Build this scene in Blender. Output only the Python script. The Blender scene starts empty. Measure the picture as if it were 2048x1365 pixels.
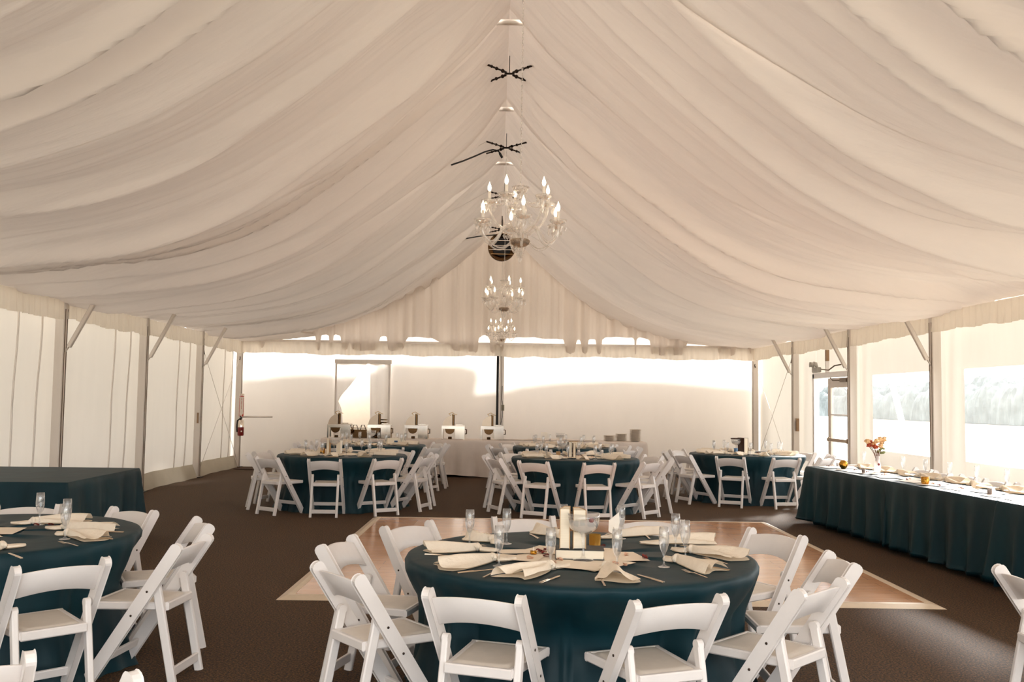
import bpy, math, random
from math import sin, cos, pi, radians, exp, sqrt, hypot, atan2
from mathutils import Vector, Matrix
C = bpy.context.scene.collection
SC = bpy.context.scene
random.seed(7)

# ---------------- camera, world, sun, exposure ----------------
YAW, PITCH, ROLL, F_PX, CAM_H = .0173, .0623, .0141, 1912.3, 1.57
cd = bpy.data.cameras.new('camera'); cam = bpy.data.objects.new('camera', cd); C.objects.link(cam)
cd.sensor_width = 36; cd.lens = F_PX * 36 / 2048; cd.clip_end = 500; cd.clip_start = .05
_F = Vector((sin(YAW)*cos(PITCH), cos(YAW)*cos(PITCH), sin(PITCH))); _R = Vector((cos(YAW), -sin(YAW), 0)); _U = _R.cross(_F)
_R2 = cos(ROLL)*_R + sin(ROLL)*_U; _U2 = -sin(ROLL)*_R + cos(ROLL)*_U
M = Matrix((_R2, _U2, -_F)).transposed().to_4x4(); M.translation = (0, 0, CAM_H)
cam.matrix_world = M; SC.camera = cam

w = bpy.data.worlds.new('overcast_sky'); SC.world = w; w.use_nodes = True
wn, wl = w.node_tree.nodes, w.node_tree.links; wn.clear()
wo = wn.new('ShaderNodeOutputWorld'); bg = wn.new('ShaderNodeBackground'); tc = wn.new('ShaderNodeTexCoord')
dp = wn.new('ShaderNodeVectorMath'); dp.operation = 'DOT_PRODUCT'; dp.inputs[1].default_value = (.93, .30, .2)
rg = wn.new('ShaderNodeMapRange'); rg.inputs[1].default_value = -.3; rg.inputs[2].default_value = 1; rg.inputs[3].default_value = 1.9; rg.inputs[4].default_value = 3.6
wl.new(tc.outputs['Generated'], dp.inputs[0]); wl.new(dp.outputs['Value'], rg.inputs[0]); wl.new(rg.outputs[0], bg.inputs['Strength'])
bg.inputs['Color'].default_value = (.96, .985, 1, 1); wl.new(bg.outputs[0], wo.inputs[0])

sl = bpy.data.lights.new('low_sun', 'SUN'); sl.energy = 10; sl.angle = radians(8); sl.color = (1, .97, .92)
so = bpy.data.objects.new('low_sun', sl); C.objects.link(so); so.location = (0, 40, 6)
SUN_AZ, SUN_EL = radians(32), radians(22)
so.rotation_euler = Vector((-sin(SUN_AZ)*cos(SUN_EL), -cos(SUN_AZ)*cos(SUN_EL), -sin(SUN_EL))).to_track_quat('-Z', 'Y').to_euler()

vs = SC.view_settings; vs.view_transform = 'Standard'; vs.look = 'None'; vs.gamma = 1; vs.exposure = .88; vs.use_curve_mapping = False

# ---------------- materials ----------------
def s2l(c):
    return tuple((x/12.92 if x <= .04045 else ((x+.055)/1.055)**2.4) for x in [v/255 for v in c]) + (1,)
def newmat(name):
    m = bpy.data.materials.new(name); m.use_nodes = True; n = m.node_tree.nodes; n.clear()
    return m, n, m.node_tree.links, n.new('ShaderNodeOutputMaterial')
def noise(n, l, scale, detail=4, coord='Object', rough=.6, stretch=None):
    tcn = n.new('ShaderNodeTexCoord'); mp = n.new('ShaderNodeMapping'); t = n.new('ShaderNodeTexNoise')
    if stretch: mp.inputs['Scale'].default_value = stretch
    l.new(tcn.outputs[coord], mp.inputs[0]); l.new(mp.outputs[0], t.inputs['Vector'])
    t.inputs['Scale'].default_value = scale; t.inputs['Detail'].default_value = detail; t.inputs['Roughness'].default_value = rough
    return t
def ramp(n, l, src, c0, c1, p0=.35, p1=.65):
    r = n.new('ShaderNodeValToRGB'); r.color_ramp.elements[0].color = c0; r.color_ramp.elements[1].color = c1
    r.color_ramp.elements[0].position = p0; r.color_ramp.elements[1].position = p1; l.new(src, r.inputs[0]); return r
def pbr(name, col, rough=.5, metal=0, spec=.5, vary=.0, vscale=8, bump=0, bscale=40, stretch=None, coat=0, sheen=0):
    m, n, l, o = newmat(name); b = n.new('ShaderNodeBsdfPrincipled'); l.new(b.outputs[0], o.inputs[0])
    b.inputs['Base Color'].default_value = col; b.inputs['Roughness'].default_value = rough; b.inputs['Metallic'].default_value = metal
    b.inputs['Specular IOR Level'].default_value = spec; b.inputs['Coat Weight'].default_value = coat; b.inputs['Sheen Weight'].default_value = sheen
    t = noise(n, l, vscale, stretch=stretch)
    v = max(vary, .02)
    c0 = tuple(x*(1-v) for x in col[:3]) + (1,); c1 = tuple(min(1, x*(1+v)) for x in col[:3]) + (1,)
    r = ramp(n, l, t.outputs[0], c0, c1); l.new(r.outputs[0], b.inputs['Base Color'])
    if bump:
        t2 = noise(n, l, bscale, stretch=stretch); bp = n.new('ShaderNodeBump'); bp.inputs['Strength'].default_value = bump; bp.inputs['Distance'].default_value = .01
        l.new(t2.outputs[0], bp.inputs['Height']); l.new(bp.outputs[0], b.inputs['Normal'])
    return m
def cloth(name, col, trans, tcol=None, bump=.15, bscale=6, stretch=None, vary=.03, weave=0):
    """thin fabric: part diffuse reflection, part light passing through"""
    m, n, l, o = newmat(name); d = n.new('ShaderNodeBsdfDiffuse'); t = n.new('ShaderNodeBsdfTranslucent'); mx = n.new('ShaderNodeMixShader')
    nz = noise(n, l, bscale*.6, stretch=stretch)
    r = ramp(n, l, nz.outputs[0], tuple(x*(1-vary) for x in col[:3]) + (1,), tuple(min(1, x*(1+vary)) for x in col[:3]) + (1,))
    l.new(r.outputs[0], d.inputs[0]); t.inputs[0].default_value = tcol or col; mx.inputs[0].default_value = trans
    if not tcol: l.new(r.outputs[0], t.inputs[0])
    t2 = noise(n, l, bscale, stretch=stretch); bp = n.new('ShaderNodeBump'); bp.inputs['Strength'].default_value = bump; bp.inputs['Distance'].default_value = .05
    l.new(t2.outputs[0], bp.inputs['Height']); l.new(bp.outputs[0], d.inputs['Normal']); l.new(bp.outputs[0], t.inputs['Normal'])
    l.new(d.outputs[0], mx.inputs[1]); l.new(t.outputs[0], mx.inputs[2]); l.new(mx.outputs[0], o.inputs[0]); return m
def glassy(name, tint=(1, 1, 1, 1), clear=.93, milky=0.0, rough=.02, milkcol=(1, 1, 1, 1), ior=1.3, boost=1.0):
    """thin walled glass: see-through, mirror edges, optional haze"""
    m, n, l, o = newmat(name); tr = n.new('ShaderNodeBsdfTransparent'); g = n.new('ShaderNodeBsdfGlossy'); fr = n.new('ShaderNodeMath'); fr.operation = 'MULTIPLY_ADD'; lw = n.new('ShaderNodeLayerWeight'); pw = n.new('ShaderNodeMath'); mx = n.new('ShaderNodeMixShader')
    tr.inputs[0].default_value = tuple(x*clear for x in tint[:3]) + (1,); g.inputs['Roughness'].default_value = rough; g.inputs[0].default_value = tint
    lw.inputs['Blend'].default_value = .5; pw.operation = 'POWER'; pw.inputs[1].default_value = 4; l.new(lw.outputs['Facing'], pw.inputs[0]); l.new(pw.outputs[0], fr.inputs[0]); fr.inputs[1].default_value = .8; fr.inputs[2].default_value = .045
    mu = n.new('ShaderNodeMath'); mu.operation = 'MULTIPLY'; mu.inputs[1].default_value = boost; mu.use_clamp = True; l.new(fr.outputs[0], mu.inputs[0])
    l.new(mu.outputs[0], mx.inputs[0]); l.new(tr.outputs[0], mx.inputs[1]); l.new(g.outputs[0], mx.inputs[2])
    last = mx
    if milky:
        d = n.new('ShaderNodeBsdfDiffuse'); d.inputs[0].default_value = milkcol; t = n.new('ShaderNodeBsdfTranslucent'); t.inputs[0].default_value = milkcol
        m1 = n.new('ShaderNodeMixShader'); l.new(d.outputs[0], m1.inputs[1]); l.new(t.outputs[0], m1.inputs[2])
        m2 = n.new('ShaderNodeMixShader'); m2.inputs[0].default_value = milky; l.new(mx.outputs[0], m2.inputs[1]); l.new(m1.outputs[0], m2.inputs[2]); last = m2
    l.new(last.outputs[0], o.inputs[0]); return m
def glow(name, col, strength):
    m, n, l, o = newmat(name); e = n.new('ShaderNodeEmission'); e.inputs[0].default_value = col; e.inputs[1].default_value = strength; l.new(e.outputs[0], o.inputs[0]); return m

LINER = cloth('ceiling_liner_fabric', s2l((222, 210, 199)), .095, tcol=s2l((232, 223, 215)), bump=.25, bscale=2.2, stretch=(.5, 3, 1))
WALLF = cloth('white_tent_vinyl', s2l((238, 231, 222)), .17, tcol=s2l((232, 222, 210)), bump=.12, bscale=1.5, stretch=(1.5, 1.5, .35))
WALLR = cloth('window_wall_vinyl', s2l((240, 234, 226)), .10, tcol=s2l((236, 228, 216)), bump=.12, bscale=1.5, stretch=(1.5, 1.5, .35))
GABLEF = cloth('far_wall_vinyl', s2l((244, 238, 233)), .20, tcol=s2l((236, 230, 224)), bump=.1, bscale=1.2, stretch=(1.2, 1, .5))
ROOFM = cloth('outer_roof_vinyl', s2l((236, 232, 226)), .5, tcol=s2l((240, 234, 228)), bump=0)
GABUP = cloth('gable_vinyl', s2l((222, 214, 206)), .11, tcol=s2l((206, 198, 190)))
CURT = cloth('sheer_curtain_fabric', s2l((226, 215, 204)), .42, tcol=s2l((228, 219, 210)), bump=.1, bscale=3, stretch=(3, 1, .3))
VAL = cloth('valance_fabric', s2l((236, 228, 216)), .4, tcol=s2l((234, 224, 210)), bump=.15, bscale=8, stretch=(3, 3, .5))
FLAP = cloth('wall_skirt_vinyl', s2l((205, 196, 178)), .3)
VINYL = glassy('clear_window_vinyl', (.99, .99, 1, 1), .93, milky=.09, rough=.1, boost=.6)
GLASSD = glassy('door_glass', (1, 1, 1, 1), .95, milky=.03)
ALU = pbr('brushed_aluminium', s2l((222, 212, 202)), .42, .3, vary=.08, vscale=3, bump=.05, stretch=(1, 1, .1))
ALUD = pbr('aluminium_groove', s2l((120, 102, 84)), .5, .5)
BLACK = pbr('black_rubber', s2l((14, 10, 8)), .6)
DARK = pbr('dark_iron', s2l((44, 32, 24)), .4, .7)
WHITEP = pbr('white_resin', s2l((236, 229, 224)), .32, vary=.02, spec=.5, bump=.01)
PAD = pbr('cream_vinyl_seat_pad', s2l((228, 218, 206)), .42, vary=.03, vscale=14, bump=.02)
BOLT = pbr('dark_bolt', s2l((70, 55, 45)), .4, .8)
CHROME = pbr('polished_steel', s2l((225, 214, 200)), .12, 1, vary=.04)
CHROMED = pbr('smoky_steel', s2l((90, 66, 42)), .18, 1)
CUT = pbr('worn_silver_cutlery', s2l((215, 198, 178)), .22, 1)
GOLD = pbr('gold_mercury_glass', s2l((205, 150, 60)), .22, .9, vary=.35, vscale=60, bump=.15, bscale=90)
GOLDG = glassy('gold_tinted_glass', (.95, .72, .28, 1), .8, milky=.35, milkcol=(.75, .5, .12, 1), rough=.08)
NAPK = cloth('cream_napkin_linen', s2l((252, 238, 218)), .15, bump=.2, bscale=30)
PAPER = pbr('cream_sheet_music_paper', s2l((248, 232, 210)), .8)
PAPERW = pbr('white_paper', s2l((248, 240, 228)), .8)
PAGES = pbr('book_page_edges', s2l((242, 230, 208)), .8, vary=.035, vscale=6, stretch=(1, 1, 60), bump=.12, bscale=4)
BOOKC = pbr('tan_book_cover', s2l((190, 150, 100)), .6)
BOOKD = pbr('dark_book_cover', s2l((34, 40, 40)), .5)
BOOKB = pbr('brown_book_cover', s2l((60, 32, 18)), .5)
BLUE = pbr('blue_card', s2l((20, 70, 110)), .6)
PETAL = pbr('dried_rose_petal', s2l((120, 30, 22)), .7, vary=.4, vscale=30)
PETALP = pbr('pale_petal', s2l((226, 180, 150)), .7, vary=.2, vscale=30)
GLASS = glassy('clear_glass', (1, 1, 1, 1), .95, milky=.06, rough=.02, boost=2.0)
WATER = glassy('cloudy_water', (.97, .96, .93, 1), .9, milky=.6, rough=.02)
CRYS = glassy('cut_crystal', (1, .98, .96, 1), .96, milky=.22, rough=.06, milkcol=(1, .97, .93, 1), boost=4)
CRYSD = glassy('crystal_bowl_underside', (.9, .75, .6, 1), .5, milky=.08, rough=.1, boost=2)
CANDLE = pbr('white_candle_sleeve', s2l((246, 236, 222)), .5)
BULB = glow('lit_candle_bulb', (1, .82, .58, 1), 6)
RED = pbr('red_enamel', s2l((120, 16, 10)), .3)
SIGNR = pbr('sign_red', s2l((196, 60, 40)), .5)
SIGNW = pbr('sign_white', s2l((240, 226, 210)), .5)
DIRTY = pbr('weathered_panel', s2l((150, 120, 90)), .5, .4)
WHITEC = pbr('white_linen_cloth', s2l((228, 214, 202)), .8, bump=.1, bscale=12)
STONE = pbr('white_stoneware', s2l((226, 212, 196)), .3)
TRIMM = pbr('pale_ramp_edging', s2l((224, 205, 180)), .45, vary=.04)
GRASS = pbr('pale_outdoor_ground', s2l((196, 190, 172)), .9, vary=.1, vscale=.5)
TREEM = pbr('haze_grey_trees', s2l((120, 126, 124)), .9, vary=.25, vscale=.6)  # grey haze is mixed into the tree colour
TANW = pbr('cream_outdoor_panel', s2l((234, 224, 208)), .8)
OUTW = pbr('white_outdoor_paint', s2l((245, 245, 242)), .6)
STEM = pbr('flower_stem', s2l((110, 60, 40)), .7); LEAFM = pbr('sage_leaf', s2l((120, 122, 70)), .7, vary=.3)
PEACH = pbr('peach_flower', s2l((244, 200, 150)), .7, vary=.15, vscale=40); RUST = pbr('rust_flower', s2l((176, 70, 36)), .7, vary=.3, vscale=40)

def teal_mat():
    m, n, l, o = newmat('teal_polyester_cloth'); b = n.new('ShaderNodeBsdfPrincipled'); l.new(b.outputs[0], o.inputs[0])
    t = noise(n, l, 3, stretch=(1, 1, .2)); r = ramp(n, l, t.outputs[0], s2l((3, 38, 46)), s2l((6, 48, 57))); l.new(r.outputs[0], b.inputs['Base Color'])
    b.inputs['Roughness'].default_value = .55; b.inputs['Specular IOR Level'].default_value = .28; b.inputs['Sheen Weight'].default_value = .0; b.inputs['Sheen Roughness'].default_value = .5
    b.inputs['Sheen Tint'].default_value = (.6, .85, .9, 1)
    t2 = noise(n, l, 5, detail=2); bp = n.new('ShaderNodeBump'); bp.inputs['Strength'].default_value = .12; bp.inputs['Distance'].default_value = .05
    l.new(t2.outputs[0], bp.inputs['Height']); l.new(bp.outputs[0], b.inputs['Normal']); return m
TEAL = teal_mat()
def carpet_mat():
    m, n, l, o = newmat('dark_brown_loop_carpet'); b = n.new('ShaderNodeBsdfPrincipled'); l.new(b.outputs[0], o.inputs[0])
    a = noise(n, l, 72, detail=3, rough=.8); r = ramp(n, l, a.outputs[0], s2l((20, 10, 3)), s2l((130, 88, 46)), .44, .66)
    a2 = noise(n, l, .7, detail=2); mx = n.new('ShaderNodeMixRGB'); mx.blend_type = 'MULTIPLY'; mx.inputs[0].default_value = .35
    l.new(r.outputs[0], mx.inputs[1]); l.new(a2.outputs[0], mx.inputs[2]); l.new(mx.outputs[0], b.inputs['Base Color'])
    b.inputs['Roughness'].default_value = .8; b.inputs['Specular IOR Level'].default_value = .25; b.inputs['Sheen Weight'].default_value = .05; b.inputs['Sheen Roughness'].default_value = .4; b.inputs['Sheen Tint'].default_value = (1, .8, .6, 1)
    bp = n.new('ShaderNodeBump'); bp.inputs['Strength'].default_value = .6; bp.inputs['Distance'].default_value = .01
    l.new(a.outputs[0], bp.inputs['Height']); l.new(bp.outputs[0], b.inputs['Normal']); return m
CARPET = carpet_mat()
def parquet_mat():
    m, n, l, o = newmat('light_oak_dance_floor'); b = n.new('ShaderNodeBsdfPrincipled'); l.new(b.outputs[0], o.inputs[0])
    a = noise(n, l, 5, detail=5, stretch=(.6, 9, 1)); r = ramp(n, l, a.outputs[0], s2l((208, 146, 98)), s2l((234, 182, 138)), .3, .7)
    tcn = n.new('ShaderNodeTexCoord'); br = n.new('ShaderNodeTexBrick'); l.new(tcn.outputs['Object'], br.inputs[0])
    br.inputs['Scale'].default_value = 1; br.inputs['Brick Width'].default_value = 1.25; br.inputs['Row Height'].default_value = .156; br.inputs['Mortar Size'].default_value = .0015
    br.inputs['Color1'].default_value = (1, 1, 1, 1); br.inputs['Color2'].default_value = (.86, .84, .82, 1); br.inputs['Mortar'].default_value = (.6, .5, .45, 1)
    mx = n.new('ShaderNodeMixRGB'); mx.blend_type = 'MULTIPLY'; mx.inputs[0].default_value = 1; l.new(r.outputs[0], mx.inputs[1]); l.new(br.outputs[0], mx.inputs[2])
    l.new(mx.outputs[0], b.inputs['Base Color']); b.inputs['Roughness'].default_value = .2; b.inputs['Specular IOR Level'].default_value = .6; b.inputs['Coat Weight'].default_value = .3; b.inputs['Coat Roughness'].default_value = .12
    return m
OAK = parquet_mat()

# ---------------- mesh building ----------------
class MB:
    def __init__(s): s.v = []; s.f = []; s.sm = []; s.mi = []; s.cur = 0
    def add(s, vs, fs, smooth=False, mi=None):
        k = len(s.v); s.v += [tuple(v) for v in vs]; s.f += [tuple(i+k for i in f) for f in fs]; s.sm += [smooth]*len(fs); s.mi += [s.cur if mi is None else mi]*len(fs); return s
    def box(s, x0, x1, y0, y1, z0, z1, mi=None):
        return s.add([(x0,y0,z0),(x1,y0,z0),(x1,y1,z0),(x0,y1,z0),(x0,y0,z1),(x1,y0,z1),(x1,y1,z1),(x0,y1,z1)],
              [(0,3,2,1),(4,5,6,7),(0,1,5,4),(1,2,6,5),(2,3,7,6),(3,0,4,7)], mi=mi)
    def bar(s, a, b, w, t, up=(0, 0, 1), ch=.25, mi=None, caps=True):
        """bar from a to b, w across (side), t along 'up', chamfered"""
        a, b, up = Vector(a), Vector(b), Vector(up); d = (b-a).normalized(); sd = d.cross(up).normalized(); u = sd.cross(d)
        c = min(w, t)*ch; pr = [(-w/2+c,-t/2),(w/2-c,-t/2),(w/2,-t/2+c),(w/2,t/2-c),(w/2-c,t/2),(-w/2+c,t/2),(-w/2,t/2-c),(-w/2,-t/2+c)]
        vs = [p+sd*x+u*y for p in (a, b) for x, y in pr]; n = 8
        fs = [(i, (i+1)%n, n+(i+1)%n, n+i) for i in range(n)]
        if caps: fs += [tuple(range(n))[::-1], tuple(range(n, 2*n))]
        return s.add(vs, fs, mi=mi)
    def tube(s, pts, r, n=8, caps=True, mi=None, smooth=True):
        pts = [Vector(p) for p in pts]; rs = r if isinstance(r, (list, tuple)) else [r]*len(pts); vs = []; ref = None
        for i, p in enumerate(pts):
            d = (pts[min(i+1, len(pts)-1)]-pts[max(i-1, 0)]).normalized()
            if ref is None: ref = Vector((0, 0, 1)) if abs(d.z) < .9 else Vector((1, 0, 0))
            sd = d.cross(ref); sd = sd.normalized() if sd.length > 1e-6 else Vector((1, 0, 0)); u = sd.cross(d).normalized(); ref = u
            vs += [p+(sd*cos(2*pi*k/n)+u*sin(2*pi*k/n))*rs[i] for k in range(n)]
        m = len(pts); fs = [(i*n+k, i*n+(k+1)%n, (i+1)*n+(k+1)%n, (i+1)*n+k) for i in range(m-1) for k in range(n)]
        if caps: fs += [tuple(range(n))[::-1], tuple(range((m-1)*n, m*n))]
        return s.add(vs, fs, smooth, mi)
    def lathe(s, prof, n=24, o=(0, 0, 0), wob=None, close=False, mi=None, smooth=True):
        vs = []; m = len(prof)
        for i, (r, z) in enumerate(prof):
            for k in range(n):
                a = 2*pi*k/n; rr = r*(1+(wob(a, i) if wob else 0)); vs.append((o[0]+rr*cos(a), o[1]+rr*sin(a), o[2]+z))
        rng = m if close else m-1
        fs = [(i*n+k, i*n+(k+1)%n, ((i+1)%m)*n+(k+1)%n, ((i+1)%m)*n+k) for i in range(rng) for k in range(n)]
        return s.add(vs, fs, smooth, mi)
    def ball(s, c, r, n=8, m=6, sc=(1, 1, 1), mi=None):
        vs = [(c[0], c[1], c[2]-r*sc[2])]
        for i in range(1, m):
            t = -pi/2+pi*i/m
            for k in range(n): vs.append((c[0]+r*sc[0]*cos(t)*cos(2*pi*k/n), c[1]+r*sc[1]*cos(t)*sin(2*pi*k/n), c[2]+r*sc[2]*sin(t)))
        vs.append((c[0], c[1], c[2]+r*sc[2])); L = len(vs)-1
        fs = [(0, 1+(k+1)%n, 1+k) for k in range(n)] + [(1+i*n+k, 1+i*n+(k+1)%n, 1+(i+1)*n+(k+1)%n, 1+(i+1)*n+k) for i in range(m-2) for k in range(n)] + [(L, 1+(m-2)*n+k, 1+(m-2)*n+(k+1)%n) for k in range(n)]
        return s.add(vs, fs, True, mi)
    def prism(s, poly, y0, y1, axis='y', mi=None):
        """extrude an (x,z) polygon along y (or a (y,z) polygon along x)"""
        n = len(poly)
        if axis == 'y': vs = [(x, y0, z) for x, z in poly]+[(x, y1, z) for x, z in poly]
        elif axis == 'x': vs = [(y0, x, z) for x, z in poly]+[(y1, x, z) for x, z in poly]
        else: vs = [(x, z, y0) for x, z in poly]+[(x, z, y1) for x, z in poly]
        return s.add(vs, [(i, (i+1)%n, n+(i+1)%n, n+i) for i in range(n)]+[tuple(range(n))[::-1], tuple(range(n, 2*n))], mi=mi)
    def grid(s, fn, nu, nv, smooth=True, mi=None, wrap=False):
        vs = [fn(i/nu, j/nv) for i in range(nu+1) for j in range(nv+1)]
        fs = [(i*(nv+1)+j, (i+1)*(nv+1)+j, (i+1)*(nv+1)+j+1, i*(nv+1)+j+1) for i in range(nu) for j in range(nv)]
        return s.add(vs, fs, smooth, mi)
    def mesh(s, name, mats):
        me = bpy.data.meshes.new(name); me.from_pydata(s.v, [], s.f)
        for m in (mats if isinstance(mats, (list, tuple)) else [mats]): me.materials.append(m)
        me.polygons.foreach_set('use_smooth', s.sm); me.polygons.foreach_set('material_index', s.mi); me.update(); return me
    def obj(s, name, mats, parent=None, loc=None, rz=0):
        o = bpy.data.objects.new(name, s.mesh(name, mats)); C.objects.link(o)
        if parent: o.parent = parent
        if loc: o.location = loc
        if rz: o.rotation_euler = (0, 0, rz)
        return o
def tag(o, label, cat, group=None, kind=None):
    o['label'] = label; o['category'] = cat
    if group: o['group'] = group
    if kind: o['kind'] = kind
    return o
def thing(name, label, cat, loc=(0, 0, 0), rz=0, group=None):
    o = bpy.data.objects.new(name, None); C.objects.link(o); o.empty_display_size = .05; o.location = loc; o.rotation_euler = (0, 0, rz); return tag(o, label, cat, group)
def struct(o): o['kind'] = 'structure'; return o
def copy_tree(o, parent=None):
    c = o.copy(); C.objects.link(c)
    if parent: c.parent = parent
    for ch in o.children: copy_tree(ch, c)
    return c
_used = set()
def place(proto, loc, rz=0, label=None, group=None, scale=None):
    o = proto if proto.name not in _used else copy_tree(proto)
    if o is proto: _used.add(proto.name)
    else: _used.add(o.name)
    o.location = loc; o.rotation_euler = (0, 0, rz)
    if scale: o.scale = (scale,)*3 if not isinstance(scale, tuple) else scale
    if label: o['label'] = label
    if group: o['group'] = group
    return o
def _h(i, seed=0):
    x = sin(i*127.1+seed*311.7)*43758.5453; return x-math.floor(x)
def n1(x, seed=0):
    i = math.floor(x); f = x-i; f = f*f*(3-2*f); return _h(i, seed)*(1-f)+_h(i+1, seed)*f
def ridge(x, seed=0): return 1-abs(2*n1(x, seed)-1)
def interp(tab, x):
    if x <= tab[0][0]: return tab[0][1]
    for i in range(len(tab)-1):
        if x <= tab[i+1][0]:
            x0, y0 = tab[i]; x1, y1 = tab[i+1]; m0 = (y1-tab[i-1][1])/(x1-tab[i-1][0]) if i else (y1-y0)/(x1-x0)
            m1 = (tab[i+2][1]-y0)/(tab[i+2][0]-x0) if i+2 < len(tab) else (y1-y0)/(x1-x0); h = x1-x0; t = (x-x0)/h
            return (2*t**3-3*t*t+1)*y0+(t**3-2*t*t+t)*h*m0+(-2*t**3+3*t*t)*y1+(t**3-t*t)*h*m1
    return tab[-1][1]

# ---------------- tent shell ----------------
XL, XR, XC, BAY, Y1, YG = -5.84, 6.0, .10, 3.0, 12.76, 21.76
FR = [Y1+BAY*k for k in range(-5, 4)]          # -2.24 ... 21.76
EAVE = 2.80
mb = MB(); mb.box(XL-.6, XR+.6, FR[0]-1, YG+.6, -.03, 0); struct(mb.obj('floor', CARPET))
PROF = [(0, 5.66), (.13, 5.48), (.4, 5.18), (.77, 4.87), (1.59, 4.22), (2.55, 3.60), (3.43, 3.20), (4.2, 2.98), (5.0, 2.84), (5.9, 2.80)]
def liner_pt(side, Y, t, bay0, bay1):
    D = (XR-XC-.03) if side > 0 else (XC-XL-.03)
    d = D*t; z = interp(PROF, d*5.9/D); u = (Y-bay0)/(bay1-bay0)
    sd = 1 if side > 0 else 2
    env = min(1, d/.9)*min(1, (D-d)/.7+.18)*1.45
    wd = Y+.10*sin(d*1.1+sd)*1.0
    f = .17*(1-ridge(wd*1.05+.22*sin(d*.8+sd), sd*5)**1.9) + .17*(1-ridge(wd*2.1+.25*sin(d*1.3), sd*5+1)**2.0)*(.3+n1(Y*.8+d*.2, 12)) + .026*ridge(wd*5.2+.3*sin(d*.9), sd*5+2)*(.1+1.2*n1(d*.7+Y*1.5, 9)) + .006*ridge(wd*13, sd*5+3)*n1(Y+d, 5)
    g = .034*ridge(Y*6.5+.12*sin(d*2), sd*7)+.012*ridge(Y*15, sd*7+1)
    z += (f-.20+.07*min(1, max(0, (d-2.5)/2)))*env + g*max(0, 1-d/1.6)*min(1, d/.12)*1.2 + .012*ridge(Y*8+d*.4, sd*9)*max(0, (d-D+1.6)/1.6)
    z += (.19-.19*u)*exp(-d/.9)
    return (XC+side*d, Y, z)
k = 0
for i in range(len(FR)-1):
    b0, b1 = FR[i], FR[i+1]
    for side in (-1, 1):
        mb = MB(); k += 1
        mb.grid(lambda u, v: liner_pt(side, b0-.002+(b1-b0+.004)*u, v**1.15, b0, b1), 170, 46)
        o = struct(mb.obj('ceiling', LINER))
mb = MB()
for sd, xe in ((-1, XL-.35), (1, XR+.35)): mb.grid(lambda u, v: (XC+(xe-XC)*v, FR[0]-.3+(YG+.5-FR[0]+.3)*u, 6.25+(3.02-6.25)*v), 24, 8)
struct(mb.obj('roof', ROOFM))
def long_walls():
    mats = [WALLF, FLAP]
    mb = MB()
    for i in range(len(FR)-1):
        b0, b1 = FR[i], FR[i+1]
        def fn(u, v, b0=b0, b1=b1):
            y = b0+(b1-b0)*u; return (XL-.09-.03*sin(pi*u)*(1-v)+(.012*sin(u*9+v*2)+.025*ridge(u*3+v*.6, i))*sin(pi*u), y, v*2.86)
        mb.grid(fn, 40, 10, mi=0)
    struct(mb.obj('wall_left', mats))
    mb = MB()
    def quad(y0, y1, z0, z1, wob=True):
        mb.grid(lambda u, v: (XR+.06+(.018*sin(u*6+v*3)*sin(pi*u)*sin(pi*v) if wob else 0), y0+(y1-y0)*u, z0+(z1-z0)*v), 12, 8, mi=0)
    for i in range(len(FR)-1):
        b0, b1 = FR[i], FR[i+1]
        if abs(b0-15.76) < .1:      # door bay
            for a in ((b0, 15.98, 0, 3.06), (15.98, 17.42, 2.12, 3.06), (17.42, 17.9, 0, 2.12), (17.42, 17.9, 2.12, 3.06), (17.9, 17.98, 0, 3.06), (17.98, b1, 0, 3.06)): 
                if a[0] == 15.98: a = (15.98, 17.9, 2.12, 3.06)
                elif a[0] in (17.42, 17.9): continue
                quad(*a)
            quad(17.9, 17.98, 0, 3.06)
        elif abs(b0-18.76) < .1: quad(b0, b1, 0, 3.06)
        else:
            w0, w1 = (b0+.43, b1-.52)
            quad(b0, w0, 0, 3.06); quad(w1, b1, 0, 3.06); quad(w0, w1, 0, .87); quad(w0, w1, 2.06, 3.06)
    struct(mb.obj('wall_right', [WALLR]))
long_walls()
wi = 0
for i in range(len(FR)-1):
    b0, b1 = FR[i], FR[i+1]
    if b0 > 15: continue
    wi += 1; w0, w1 = b0+.43, b1-.52
    mb = MB(); mb.grid(lambda u, v: (XR+.055+.015*sin(u*7+v*4), w0+(w1-w0)*u, .87+1.19*v), 16, 8); struct(mb.obj('window_%d' % wi, VINYL))
# hanging seam cords and skirt on left wall
for i in range(3, len(FR)-1):
    b0 = FR[i]
    for dy, b in ((2.0, .10), (2.62, .16)):
        mb = MB(); mb.tube([(XL+.0, b0+dy-b*(j/8)**1.5+.02*sin(j*1.3), 2.75-2.7*j/8) for j in range(9)], .011, 6); 
        tag(mb.obj('hanging_cord', ALU), 'thin cord down blank wall %s, %s' % ('in the panel' if dy == 2.0 else 'close to the upright', ['outside frame edge', 'beside the frame edge', 'behind bare rectangular table', 'before the crossed cables', 'beside the crossed cables'][i-3]), 'cord', 'cords down the blank wall')
for i in range(3, len(FR)-1):
    b0 = FR[i]; mb = MB(); mb.grid(lambda u, v: (XL+.02+.10*(1-v)+.015*sin(u*20), b0+.15+2.75*u, .005+.26*v+.01*sin(u*5)), 24, 3); struct(mb.obj('baseboard_left', FLAP))
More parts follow.
